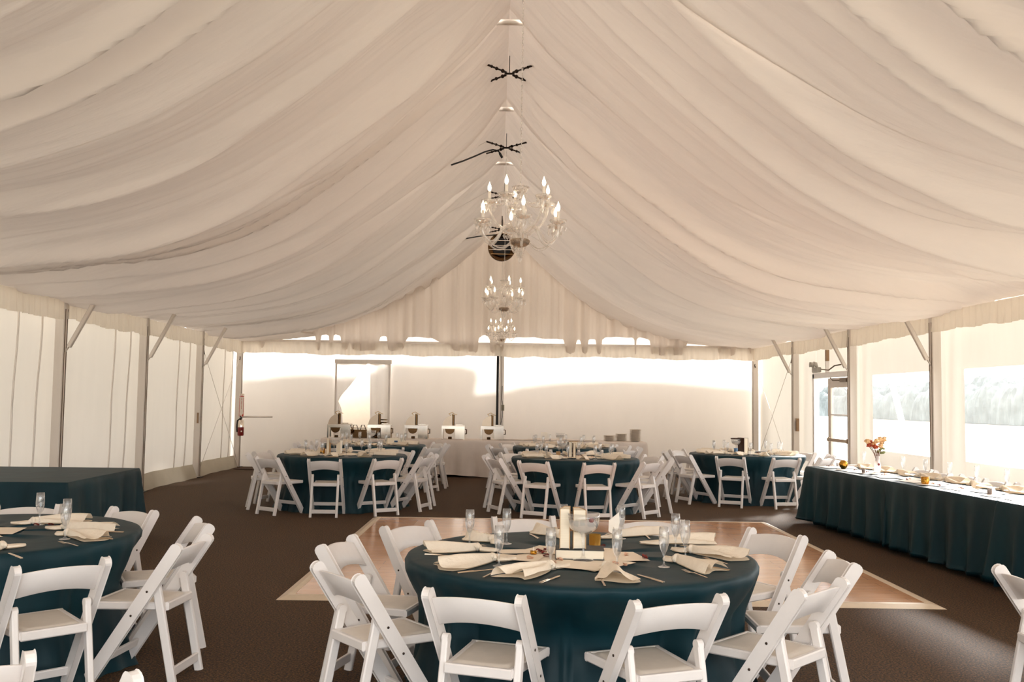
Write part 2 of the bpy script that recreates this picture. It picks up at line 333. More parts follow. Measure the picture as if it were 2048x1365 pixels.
# gable wall with doorway gap
mb = MB()
YW = YG+.08
def gq(x0, x1, z0, z1):
    mb.grid(lambda u, v: (x0+(x1-x0)*u, YW+.02*ridge(x0+u*(x1-x0), 3)*sin(pi*min(1, (z0+(z1-z0)*v)/2.9)), z0+(z1-z0)*v), max(2, int((x1-x0)*4)), 10)
gq(XL-.09, -3.60, 0, 3.12); gq(-3.60, -2.38, 2.44, 3.12); gq(-2.38, XC-.10, 0, 3.12); gq(XC-.10, XR+.06, 0, 3.12)
struct(mb.obj('wall_far', GABLEF))
mb = MB(); mb.add([(XL-.1, YW+.05, 3.08), (XR+.1, YW+.05, 3.08), (XR+.1, YW+.05, 3.1), (XC, YW+.05, 6.1), (XL-.1, YW+.05, 3.1)], [(0, 1, 2, 3, 4)]); struct(mb.obj('wall_gable', GABUP))
# doorway in the far wall
mb = MB(); mb.box(-3.63, -2.35, YG-.04, YG+.04, 2.36, 2.45); mb.box(-3.62, -3.58, YG-.03, YG+.03, 0, 2.36); mb.box(-2.41, -2.37, YG-.03, YG+.03, 0, 2.36)
dr = struct(mb.obj('door_1', ALU))
mb = MB()
def flapL(u, v):      # pulled aside on the left
    z = 2.36*v; xe = interp([(0, -3.40), (.8, -3.42), (1.35, -3.46), (1.52, -3.53), (1.9, -3.25), (2.2, -3.02), (2.36, -2.90)], z); x = -3.59+(xe+3.59)*u
    return (x, YG-.01-.05*sin(pi*u)*sin(3*z+u*6)*.5, z)
mb.grid(flapL, 12, 30)
mb.grid(lambda u, v: (-2.84+.05*(1-v)+(-2.39+2.84-.05*(1-v))*u, YG-.01+.03*sin(u*9+v*2), 2.36*v), 14, 12); mb.obj('door_flap', GABLEF, dr)

# frame uprights, braces, eave beams
def upright(name, x, y, label, side):
    t = thing(name, label, 'tent pole', (x, y, 0), 0, 'aluminium uprights of the tent')
    mb = MB(); mb.bar((0, 0, 0), (0, 0, 2.84), .12, .12, (0, 1, 0), .08); mb.obj('post', ALU, t)
    for s in (-1, 1):
        mb = MB(); mb.box(-side*.062-.002, -side*.062+.004, s*.032-.006, s*.032+.006, .02, 2.7); mb.obj('groove', ALUD, t)
    mb = MB(); mb.box(-.11, .11, -.11, .11, 0, .012); mb.obj('base_plate', DARK, t)
    return t
bays = {-2.24: 'behind the camera', .76: 'beside the camera', 3.76: 'first in view', 6.76: 'near'}
for y in FR[1:]:
    nmL = {21.76: 'aluminium corner upright holding the fire extinguisher', 18.76: 'aluminium upright between plain panels and crossed cables', 15.76: 'aluminium upright rising behind far end of bare rectangular table', 12.76: 'aluminium upright rising behind front end of bare rectangular table'}
    nmR = {21.76: 'aluminium corner upright behind the table beside the glass door', 18.76: 'aluminium upright between crossed cables and glass door', 15.76: 'aluminium upright with extinguisher sign next to glass door', 12.76: 'broad aluminium upright between the two clear windows'}
    key = round(y, 2)
    if key in nmL:
        upright('tent_upright', XL+.08, min(y, YG-.10), nmL[key], -1); upright('tent_upright', XR-.08, min(y, YG-.10), nmR[key], 1)
        if key < 21:
            for side, x in ((1, XL+.14), (-1, XR-.14)):
                t = thing('corner_brace', 'slanting aluminium brace on the ' + (nmL if side > 0 else nmR)[key].split('aluminium ')[1], 'brace', (x, y, 2.13), 0, 'slanting braces under the eaves')
                mb = MB(); mb.bar((.05*side, 0, .07), (.42*side, 0, .78), .055, .055, (0, 1, 0), .15); mb.obj('strut', ALU, t)
                mb = MB(); mb.bar((0, 0, 0), (.06*side, 0, .09), .012, .035, (0, 1, 0)); mb.obj('bracket', ALU, t)
    else:
        for x, sd in ((XL+.02, -1), (XR-.02, 1)):
            mb = MB(); mb.bar((x, y, 0), (x, y, 2.84), .12, .12, (0, 1, 0), .08); struct(mb.obj('trim_upright', ALU))
# gable beam, centre pole
mb = MB(); mb.bar((XL, YG-.02, 2.82), (XR, YG-.02, 2.82), .10, .12, ch=.1)
mb.bar((XL, YG-.08, 2.76), (XR, YG-.08, 2.76), .03, .02); struct(mb.obj('trim_gable_beam', ALU))
t = thing('gable_pole', 'aluminium gable pole with a black slot, behind the chafing buffet', 'tent pole', (XC+.02, YG-.06, 0))
mb = MB(); mb.bar((.03, 0, 0), (.03, 0, 2.8), .11, .10, (0, 1, 0), .08); mb.obj('post', ALU, t)
mb = MB(); mb.box(-.085, -.03, -.03, .03, .02, 2.62); mb.obj('black_channel', BLACK, t)
mb = MB(); mb.box(.02, .03, -.058, -.05, .02, 2.7); mb.obj('groove', ALUD, t)
t = thing('switch_box', 'small grey switch box with hanging wire on the gable pole', 'switch box', (XC+.09, YG-.13, 1.40))
mb = MB(); mb.bar((0, 0, -.06), (0, 0, .07), .06, .045, (0, 1, 0)); mb.obj('box', pbr('grey_box', s2l((120, 112, 92)), .6), t)
mb = MB(); mb.tube([(0, 0, -.06), (-.01, 0, -.2), (-.05, 0, -.4), (-.05, 0, -.9)], .006, 6); mb.tube([(0, 0, .07), (-.03, 0, .2), (-.02, 0, .5)], .006, 6); mb.obj('wire', BLACK, t)
# ridge collars
for n, y in enumerate(FR[4:]):
    mb = MB(); hl = (.30, .10, .18, .22, .2)[n]; mb.tube([(XC-hl, y+.06, 5.54), (XC+hl, y+.06, 5.54)], .03, 12)
    if y < 21: tag(mb.obj('ridge_crossbar', ALU), ['aluminium crossbar under ridge, largest and highest in view', 'aluminium crossbar under ridge between the two nearest cable crosses', 'aluminium crossbar under ridge above the dangling black plug', 'aluminium crossbar under ridge behind the large chandelier candles'][n], 'crossbar', 'crossbars under the tent ridge')
# cable crosses
for n, (y, z) in enumerate(((11.26, 5.49), (14.26, 5.39), (17.26, 5.31), (20.26, 5.22))):
    t = thing('cable_cross', ['iron ring with four turnbuckles and cables, nearest below ridge', 'iron ring with four hooks beside the black plug below ridge', 'star shaped iron cable ring seen between the large chandelier candles', 'star shaped iron cable ring just above the round drum fan'][n], 'cable fitting', (XC+.02, y, z), 0, 'cable crosses under the ridge')
    mb = MB(); R = .05; mb.tube([(R*cos(a), R*sin(a)*.9, .015*sin(a)) for a in [2*pi*q/12 for q in range(13)]], .012, 8); mb.obj('ring', DARK, t)
    for a, q in ((33, 1), (147, 1), (-35, 1), (-145, 1)):
        a = radians(a); e = Vector((cos(a), sin(a)*1.7, -.02)); 
        mb = MB(); mb.tube([e*.05, e*.09, e*.12], .014, 6); mb.tube([e*.12, e*.36], [.010, .013], 6); mb.ball(e*.10, .024, 8, 6); mb.ball(e*.19, .021, 8, 6); mb.ball(e*.26, .018, 8, 6); mb.obj('turnbuckle', DARK, t)
        mb = MB(); e2 = Vector((cos(a)*2.6, 1.48*(1 if sin(a) > 0 else -1), -1.05)); mb.tube([e*.36, e2*.5+Vector((0, 0, -.02)), e2], .0035, 5); mb.obj('cable', ALU, t)
    mb = MB(); mb.tube([(0, 0, 0), (0, 0, .22)], .005, 5); mb.obj('hanger', DARK, t)
# valances
def valance(name, fn_xy, L, nseg, seed):
    mb = MB()
    def f(u, v):
        s = u*L; x, y, nx, ny = fn_xy(s); off = (.022*sin(s*38+3*n1(s*3, seed))+.02*ridge(s*7, seed))*(.35+.65*v)
        drop = .22+.045*ridge(s*.9, seed+3)+.02*abs(sin(s*4.3+seed))+.01*ridge(s*9, seed+4)
        return (x+nx*(off+.03), y+ny*(off+.03), EAVE+.02-drop*v)
    mb.grid(f, nseg, 5); return struct(mb.obj(name, VAL))
Lw = FR[-1]-FR[1]
valance('trim_valance_left', lambda s: (XL+.10, FR[1]+s, 1, 0), Lw, 900, 1)
valance('trim_valance_right', lambda s: (XR-.10, FR[1]+s, -1, 0), Lw, 900, 2)
valance('trim_valance_far', lambda s: (XL+.08+s, YG-.14, 0, -1), XR-XL-.16, 700, 3)
# gable curtain
mb = MB()
def curt(u, v):
    x = XL+.2+(XR-XL-.4)*u; d = abs(x-XC); top = interp(PROF, d)+.12
    s = ridge(x*3.3+.3*sin(x*2), 22); low = 2.90+.15*(1-s)**.8; s = max(0, min(1, (s-.62)/.16)); s = s*s*(3-2*s); low = low-.27*s
    top = max(top, low+.03); z = low+(top-low)*v
    amp = .055*(.4+.6*(1-v))+.02
    return (x+.02*sin(x*11), YG-.20+amp*sin(x*17+5*n1(x*1.3, 4))*(.4+n1(x*2.7, 6))+.03*ridge(x*2.3, 5)+.008*sin(x*53), z)
mb.grid(curt, 900, 14); tag(mb.obj('gable_curtain', CURT), 'sheer pleated cream curtain filling the gable above the beam', 'curtain')
# crossed wall cables
for side, x in ((1, XL+.10), (-1, XR-.10)):
    t = thing('crossed_cables', 'thin crossed bracing cables on ' + ('blank wall beside fire extinguisher' if side > 0 else 'wall panel behind table beside the glass door'), 'cables', (x, 20.26, 0), 0, 'crossed wall bracing cables')
    for s in (-1, 1):
        mb = MB(); mb.tube([(0, s*1.38, 2.5), (0, -s*1.35, .15)], .005, 6); mb.obj('cable', ALU, t)
        mb = MB(); mb.tube([(0, s*1.40, 2.56), (0, s*1.31, 2.40)], [.014, .014], 6); mb.obj('turnbuckle', DARK, t)
# outside: ground, trees, panels (mostly unseen, tops shaped to shade the far wall)
mb = MB(); mb.box(-60, 90, -40, 120, -.08, -.035); struct(mb.obj('ground', GRASS))
mb = MB(); mb.prism([(-8.5, 0), (-2.45, 0), (-2.45, 2.49), (-2.9, 2.48), (-3.7, 2.5), (-4.5, 2.44), (-4.7, 2.38), (-8.5, 2.36)], YG+.95, YG+1.3); struct(mb.obj('wall_outside_panel', TANW))
mb = MB(); mb.prism([(-2.45, 0), (0.08, 0), (0.08, 2.26), (0.14, 2.46), (0.08, 2.66), (-0.25, 2.74), (-1.1, 2.74), (-1.9, 2.78), (-2.1, 2.66), (-2.45, 2.49)], YG+.95, YG+1.3); struct(mb.obj('wall_outside_panel', TANW))
mb = MB(); mb.prism([(0.08, 0), (7.1, 0), (7.1, 2.31), (5.9, 2.34), (4.5, 2.44), (3.4, 2.46), (2.1, 2.4), (1.2, 2.29), (0.7, 2.16), (0.08, 2.08)], YG+.95, YG+1.3); struct(mb.obj('wall_outside_panel', TANW))
mb = MB()
for row in range(3):
    def tr(u, v, row=row):
        y = -25+u*170; top = (2.2+1.1*n1(y*.13+row*9, 2)+.7*n1(y*.7, 4+row)+.35*n1(y*2.3, 6))*(1+.12*row)
        a = v*pi; return (47+row*2.2-1.1*cos(a)+.5*n1(y*1.7+v*4, 8)+.25*n1(y*6+v*9, 3), y, top*sin(a)**.7+.18*n1(y*5+v*13, 5)*sin(a))
    mb.grid(tr, 700, 10, smooth=False)
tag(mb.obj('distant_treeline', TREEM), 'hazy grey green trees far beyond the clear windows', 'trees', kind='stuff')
t = thing('patio_wall', 'low white patio wall outside the clear windows', 'wall', (9.6, 12, 0)); mb = MB(); mb.box(-.1, .1, -5, 3.4, 0, 1.30); mb.box(-.14, .14, -5.02, 3.42, 1.30, 1.34); mb.obj('panel', OUTW, t)
t = thing('a_frame_stand', 'white A-shaped timber stand outside the window, with cross rails', 'stand', (8.0, 13.6, 0), radians(-28))
for s in (-1, 1):
    mb = MB(); mb.bar((s*.55, 0, 0), (s*.10, 0, 2.05), .12, .06, (0, 1, 0)); mb.obj('leg', OUTW, t)
    mb = MB(); mb.bar((s*.55, .9, 0), (s*.10, .12, 2.0), .10, .06, (0, 1, 0)); mb.obj('leg', OUTW, t)
for z in (.7, 1.25, 1.65):
    mb = MB(); ww = .55-.45*z/2.05+.15; mb.bar((-ww, 0, z), (ww, 0, z), .05, .10); mb.obj('rail', OUTW, t)
mb = MB(); mb.bar((7.0, 16.73, 1.95), (7.0, 15.6, .0), .05, .10, (1, 0, 0)); tag(mb.obj('guy_strap', OUTW), 'white tent guy strap slanting outside the window by the door', 'strap')

# door in the right wall
t = struct(MB().box(XR-.02, XR+.08, 15.98, 16.06, 0, 2.86).box(XR-.02, XR+.08, 17.84, 17.92, 0, 2.14).box(XR-.02, XR+.08, 15.98, 17.92, 2.06, 2.16).box(XR-.01, XR+.05, 17.20, 17.24, 2.16, 2.86).box(XR-.01, XR+.05, 16.04, 17.9, 0, .02).obj('door_2', WHITEP))
lf = MB(); x0, x1 = XR, XR+.05
for a in ((16.08, 16.2, .02, 2.05), (17.0, 17.14, .02, 2.05), (16.2, 17.0, 1.88, 2.05), (16.2, 17.0, .02, .28)): lf.box(x0, x1, *a)
leaf = lf.obj('door_leaf', pbr('door_white_paint', s2l((214, 200, 186)), .4), t)
mb = MB(); mb.box(x0+.02, x0+.03, 16.2, 17.0, .28, 1.88); mb.obj('door_pane', GLASSD, leaf)
mb = MB()
for z in (1.40, .62): mb.box(x0+.01, x0+.04, 16.2, 17.0, z-.012, z+.012)
mb.obj('glazing_bar', WHITEP, leaf)
mb = MB(); mb.box(x0-.05, x0-.02, 16.12, 17.08, .93, .985); mb.box(x0-.03, x0, 16.12, 16.18, .92, 1.0); mb.box(x0-.03, x0, 17.02, 17.08, .92, 1.0); mb.obj('push_bar', pbr('bar_bronze', s2l((170, 150, 128)), .35, .6), leaf)
mb = MB(); mb.box(x0-.05, x0-.01, 16.12, 16.42, 1.97, 2.03); mb.tube([(x0-.03, 16.4, 2.0), (x0-.10, 16.62, 2.0), (x0-.02, 16.95, 2.05)], .010, 6); mb.obj('door_closer', ALUD, leaf)
mb = MB(); mb.box(x0-.012, x0-.002, 16.02, 16.22, 2.075, 2.13); mb.obj('door_plate', BLACK, t)
t = thing('emergency_light', 'grey twin-lamp emergency light box on the header above glass door', 'emergency light', (XR-.10, 17.45, 2.16))
mb = MB(); mb.bar((0, -.14, .05), (0, .14, .05), .08, .10, ch=.2); mb.obj('housing', pbr('light_grey_case', s2l((178, 172, 162)), .5), t)
for s in (-1, 1):
    mb = MB(); mb.tube([(-.02, s*.10, .10), (-.05, s*.10, .15), (-.09, s*.10, .15)], [.02, .045, .05], 10); mb.obj('lamp_head', pbr('lamp_head_grey', s2l((190, 184, 174)), .5), t)
mb = MB(); mb.tube([(XR-.06, 17.3, 2.22), (XR-.07, 16.9, 2.19), (XR-.07, 16.6, 2.26), (XR-.05, 16.35, 2.27)], .012, 6); tag(mb.obj('cable', ALUD), 'cable running from emergency light along the door header', 'cable')
mb = MB(); mb.box(XR-.07, XR-.02, 17.0, 17.08, 2.36, 2.56); tag(mb.obj('junction_box', DIRTY), 'small brown junction box above the glass door', 'junction box')
mb = MB(); mb.box(XR-.10, XR-.05, 18.62, 18.68, 1.05, 1.3); tag(mb.obj('junction_box', DIRTY), 'small brown box on upright between crossed cables and door', 'junction box')
mb = MB(); mb.box(XL+.08, XL+.11, 18.68, 18.74, 1.05, 1.25); tag(mb.obj('junction_box', DIRTY), 'small dark latch box on blank wall upright beside crossed cables', 'junction box')
# extinguisher + signs
def text(body, size, mat, parent, loc, rot, name='lettering', sp=1.0):
    cu = bpy.data.curves.new(name, 'FONT'); cu.body = body; cu.size = size; cu.extrude = .0006; cu.align_x = 'CENTER'; cu.space_line = sp; cu.materials.append(mat)
    q = bpy.data.objects.new(name, cu); C.objects.link(q); dg = bpy.context.evaluated_depsgraph_get(); me = bpy.data.meshes.new_from_object(q.evaluated_get(dg)); bpy.data.objects.remove(q)
    o = bpy.data.objects.new(name, me); C.objects.link(o); o.parent = parent; o.location = loc; o.rotation_euler = rot; return o
def ext_sign(loc, rz, label):
    t = thing('extinguisher_sign', label, 'sign', loc, rz, 'fire extinguisher signs')
    mb = MB(); mb.box(-.055, .055, -.004, 0, -.26, .26); mb.obj('plate', SIGNW, t)
    mb = MB(); 
    for a in ((-.050, -.040, -.17, .17), (.040, .050, -.17, .17)): mb.box(a[0], a[1], -.006, -.004, a[2], a[3])
    mb.prism([(-.05, -.17), (0, -.25), (.05, -.17), (.05, -.235), (.05, -.25), (-.05, -.25)], -.006, -.004)
    mb.box(-.05, .05, -.006, -.004, .19, .205); mb.obj('red_frame', SIGNR, t)
    text('FIRE', .032, SIGNR, t, (0, -.007, .215), (pi/2, 0, 0))
    text('\n'.join('EXTINGUISHER'), .034, SIGNR, t, (0, -.007, .145), (pi/2, 0, 0), sp=.62)
    return t
ext_sign((XL+.16, YG-.14, 1.38), radians(20), 'red and white fire extinguisher sign above the red extinguisher')
ext_sign((XR-.09, 15.76, 1.47), radians(-68), 'red and white fire extinguisher sign on upright next to glass door')
t = thing('fire_extinguisher', 'red fire extinguisher with black hose hung on the corner upright', 'fire extinguisher', (XL+.17, YG-.17, .70))
mb = MB(); mb.lathe([(0, 0), (.06, 0), (.068, .015), (.068, .19)], 20); mb.obj('cylinder', RED, t)
mb = MB(); mb.lathe([(.068, .19), (.068, .31), (.055, .345), (.02, .37), (0, .37)], 20); mb.obj('silver_shoulder', CHROME, t)
mb = MB(); mb.box(-.015, .015, -.06, .05, .37, .40); mb.bar((0, .04, .40), (0, -.08, .44), .02, .012); mb.obj('handle', BLACK, t)
mb = MB(); mb.tube([(-.02, 0, .38), (-.08, -.01, .34), (-.09, -.01, .2), (-.08, -.01, .08)], .013, 8); mb.obj('hose', BLACK, t)
mb = MB(); mb.ball((.03, -.064, .10), .018, 8, 6, (1, .2, 1)); mb.obj('label_patch', SIGNW, t)
mb = MB(); mb.tube([(XL+.1, YG-.08, 1.12), (-5.0, YG-.05, 1.13)], .02, 8); tag(mb.obj('wall_rail', ALU), 'short grey rail on far wall beside the fire extinguisher', 'rail')
mb = MB(); mb.bar((-5.6, 20.9, .015), (-5.15, 20.75, .02), .07, .02); tag(mb.obj('brown_strip', BOOKB), 'brown strip lying on carpet below the crossed cables', 'strip')

# fan, plug cord
t = thing('drum_fan', 'round dark drum fan with bright bars hanging under the far ridge', 'fan', (XC-.0, 19.6, 4.74))
mb = MB(); mb.lathe([(.20, .0), (.27, .0), (.285, -.02), (.285, .16), (.27, .18), (.2, .18)], 36, close=True); o = mb.obj('housing', CHROMED, t); o.rotation_euler = (-pi/2, 0, 0)
mb = MB(); mb.lathe([(0, .06), (.2, .06), (.27, .05)], 30); o = mb.obj('backing', BLACK, t); o.rotation_euler = (-pi/2, 0, 0)
for i, z in enumerate((.13, .03, -.06, -.15)):
    mb = MB(); ww = sqrt(.272**2-z*z); mb.bar((-ww, -.0, z), (ww, -.0, z), .02, .016); mb.obj('grille_bar', CHROME if i < 3 else BOOKC, t)
for i in range(5):
    a = 2*pi*i/5; mb = MB(); mb.add([(.03*cos(a), .10, .03*sin(a)), (.24*cos(a-.25), .08, .24*sin(a-.25)), (.25*cos(a+.3), .12, .25*sin(a+.3)), (.03*cos(a+.6), .11, .03*sin(a+.6))], [(0, 1, 2, 3)]); mb.obj('blade', DARK, t)
mb = MB(); mb.tube([(0, .09, .28), (0, .09, .66)], .012, 6); mb.obj('hanger', DARK, t)
mb = MB(); mb.tube([(-.02, 19.55, 4.98), (-.35, 19.4, 4.92), (-.7, 19.2, 4.82), (-1.15, 19.0, 4.66)], .013, 6); tag(mb.obj('power_cord', BLACK), 'black power cord stretching from drum fan to ceiling cloth', 'cord')
t = thing('plug_cord', 'black cord with dangling plug below the second cable cross', 'cord', (XC-.02, 14.2, 5.33))
mb = MB(); mb.tube([(-.72, -1.2, -.53), (-.58, -.9, -.40), (-.42, -.6, -.25), (-.28, -.25, -.09), (-.16, -.08, -.01), (-.08, 0, -.01), (-.04, 0, -.06)], .012, 8); mb.obj('cord', BLACK, t)
mb = MB(); mb.bar((-.06, 0, -.04), (-.02, 0, -.11), .035, .035, (0, 1, 0)); mb.obj('plug', BLACK, t)

# ---------------- chandeliers ----------------
def chandelier(loc, ztop, S, label, rot):
    t = thing('chandelier', label, 'chandelier', loc, rot, 'crystal chandeliers along the ridge'); t.scale = (S, S, S)
    H = (ztop-loc[2])/S
    mb = MB(); z = .30; q = 0
    while z < H:
        a = q % 2*pi/2; mb.tube([(.007*cos(a)*sin(s), .007*sin(a)*sin(s), z+.016*cos(s)) for s in [2*pi*j/6 for j in range(7)]], .0022, 4, caps=False); z += .026; q += 1
    mb.tube([(.006*sin(j*1.7), .006*cos(j*1.7), .3+(H-.3)*j/40) for j in range(41)], .002, 4); mb.obj('chain', CRYS, t)
    flute = lambda a, i: .07*cos(14*a)
    mb = MB(); mb.lathe([(.012, .29), (.05, .30), (.072, .325), (.06, .30), (.035, .27), (.012, .262)], 56, wob=flute); mb.obj('crown_dish', CRYS, t)
    mb = MB(); mb.lathe([(.012, .26), (.026, .25), (.018, .235), (.022, .20), (.056, .15), (.053, .11), (.026, .075), (.018, .065), (.026, .05), (.014, .03), (.03, .01), (.028, -.01), (.02, -.03)], 28); mb.obj('column', CRYS, t)
    mb = MB(); mb.lathe([(.022, .068), (.022, .060)], 20); mb.obj('collar', CHROMED, t)
    mb = MB(); mb.lathe([(.02, -.03), (.05, -.045), (.062, -.09), (.068, -.12)], 56, wob=lambda a, i: .05*cos(20*a)); mb.obj('hub_bowl', CRYS, t)
    mb = MB(); mb.lathe([(.068, -.12), (.085, -.135), (.078, -.16), (.05, -.18), (.02, -.19), (.0, -.19)], 56, wob=lambda a, i: .04*cos(16*a)); mb.obj('bottom_dish', CRYSD, t)
    def drop(mb, x, y, z, s=1.0):
        mb.ball((x, y, z), .006*s, 6, 4); mb.ball((x, y, z-.014*s), .007*s, 6, 4)
        n = 6; vs = [(x, y, z-.022*s)]+[(x+.014*s*cos(2*pi*k/n), y+.008*s*sin(2*pi*k/n), z-.048*s) for k in range(n)]+[(x, y, z-.075*s)]
        mb.add(vs, [(0, 1+k, 1+(k+1)%n) for k in range(n)]+[(7, 1+(k+1)%n, 1+k) for k in range(n)])
    mb = MB(); mb.ball((0, 0, -.20), .014, 8, 6); drop(mb, 0, 0, -.215, 1.5); mb.obj('finial_drop', CRYS, t)
    def arm(a, tier):
        c, s = cos(a), sin(a)
        if tier: R = .265; zt = .19; pts = [(.05, -.06), (.09, -.075), (.15, -.03), (.22, .04), (.255, .12), (R, zt)]
        else: R = .33; zt = .0; pts = [(.05, -.05), (.10, .0), (.15, -.02), (.20, -.12), (.25, -.165), (.31, -.12), (.335, -.06), (R, zt)]
        P = []
        for j in range(len(pts)-1):
            for q in range(3):
                P.append((pts[j][0]+(pts[j+1][0]-pts[j][0])*q/3, pts[j][1]+(pts[j+1][1]-pts[j][1])*q/3))
        P.append(pts[-1])
        P = [P[0]]+[((P[i-1][0]+2*P[i][0]+P[i+1][0])/4, (P[i-1][1]+2*P[i][1]+P[i+1][1])/4) for i in range(1, len(P)-1)]+[P[-1]]
        mb = MB(); mb.tube([(r*c, r*s, z) for r, z in P], .011, 8); A = mb.obj('arm', CRYS, t)
        x, y = R*c, R*s
        mb = MB(); mb.lathe([(.008, zt-.012), (.03, zt-.008), (.058, zt+.006), (.073, zt+.026), (.070, zt+.026), (.056, zt+.012), (.03, zt+.002), (.008, zt)], 40, (x, y, 0), wob=lambda q, i: .05*cos(14*q)*(i in (2, 3, 4))); mb.obj('drip_dish', CRYS, A)
        mb = MB(); mb.tube([(x, y, zt), (x, y, zt+.10)], .0125, 12); mb.obj('candle_sleeve', CANDLE, A)
        mb = MB(); mb.lathe([(.006, zt+.10), (.013, zt+.115), (.0165, zt+.13), (.013, zt+.148), (.006, zt+.165), (.0, zt+.185)], 12, (x, y, 0)); mb.obj('candle_bulb', BULB, A)
        for q in range(5):
            b = a+2*pi*q/5+.3; mb = MB(); drop(mb, x+.057*cos(b), y+.057*sin(b), zt+.014, 1.1); mb.obj('crystal_drop', CRYS, A)
        return (x, y, zt)
    ups = [arm(radians(v), 1) for v in (168, 240, 312, 24, 96)]; los = [arm(radians(v), 0) for v in (196, 160, 100, 20, -22, 270)]
    def strand(p, q, sag, n):
        mb = MB()
        for j in range(n+1):
            u = j/n; mb.ball((p[0]+(q[0]-p[0])*u, p[1]+(q[1]-p[1])*u, p[2]+(q[2]-p[2])*u-sag*4*u*(1-u)), .0075, 6, 4)
        mb.obj('bead_strand', CRYS, t)
    for k in range(5): strand((.055*cos(ups[k][0]*9), .055*sin(ups[k][0]*9), .30), (ups[k][0]*.85, ups[k][1]*.85, ups[k][2]+.01), .07, 22)
    for k in range(6):
        p = los[k]; strand((.06*p[0]/.33, .06*p[1]/.33, -.12), (p[0]*.8, p[1]*.8, p[2]-.16), .06, 18)
    for k in range(6): strand((.06*cos(k), .06*sin(k), -.14), (.02*cos(k), .02*sin(k), -.27), .0, 9)
    return t
chandelier((.20, 8.26, 3.10), 5.52, 1.04, 'largest crystal chandelier with lit candle bulbs, hanging nearest', .05)
chandelier((.12, 14.26, 3.07), 5.34, .92, 'middle-sized crystal chandelier hanging between largest and lowest ones', .8)
chandelier((.12, 20.26, 2.98), 5.46, .86, 'smallest looking crystal chandelier, lowest, in front of gable beam', 1.7)

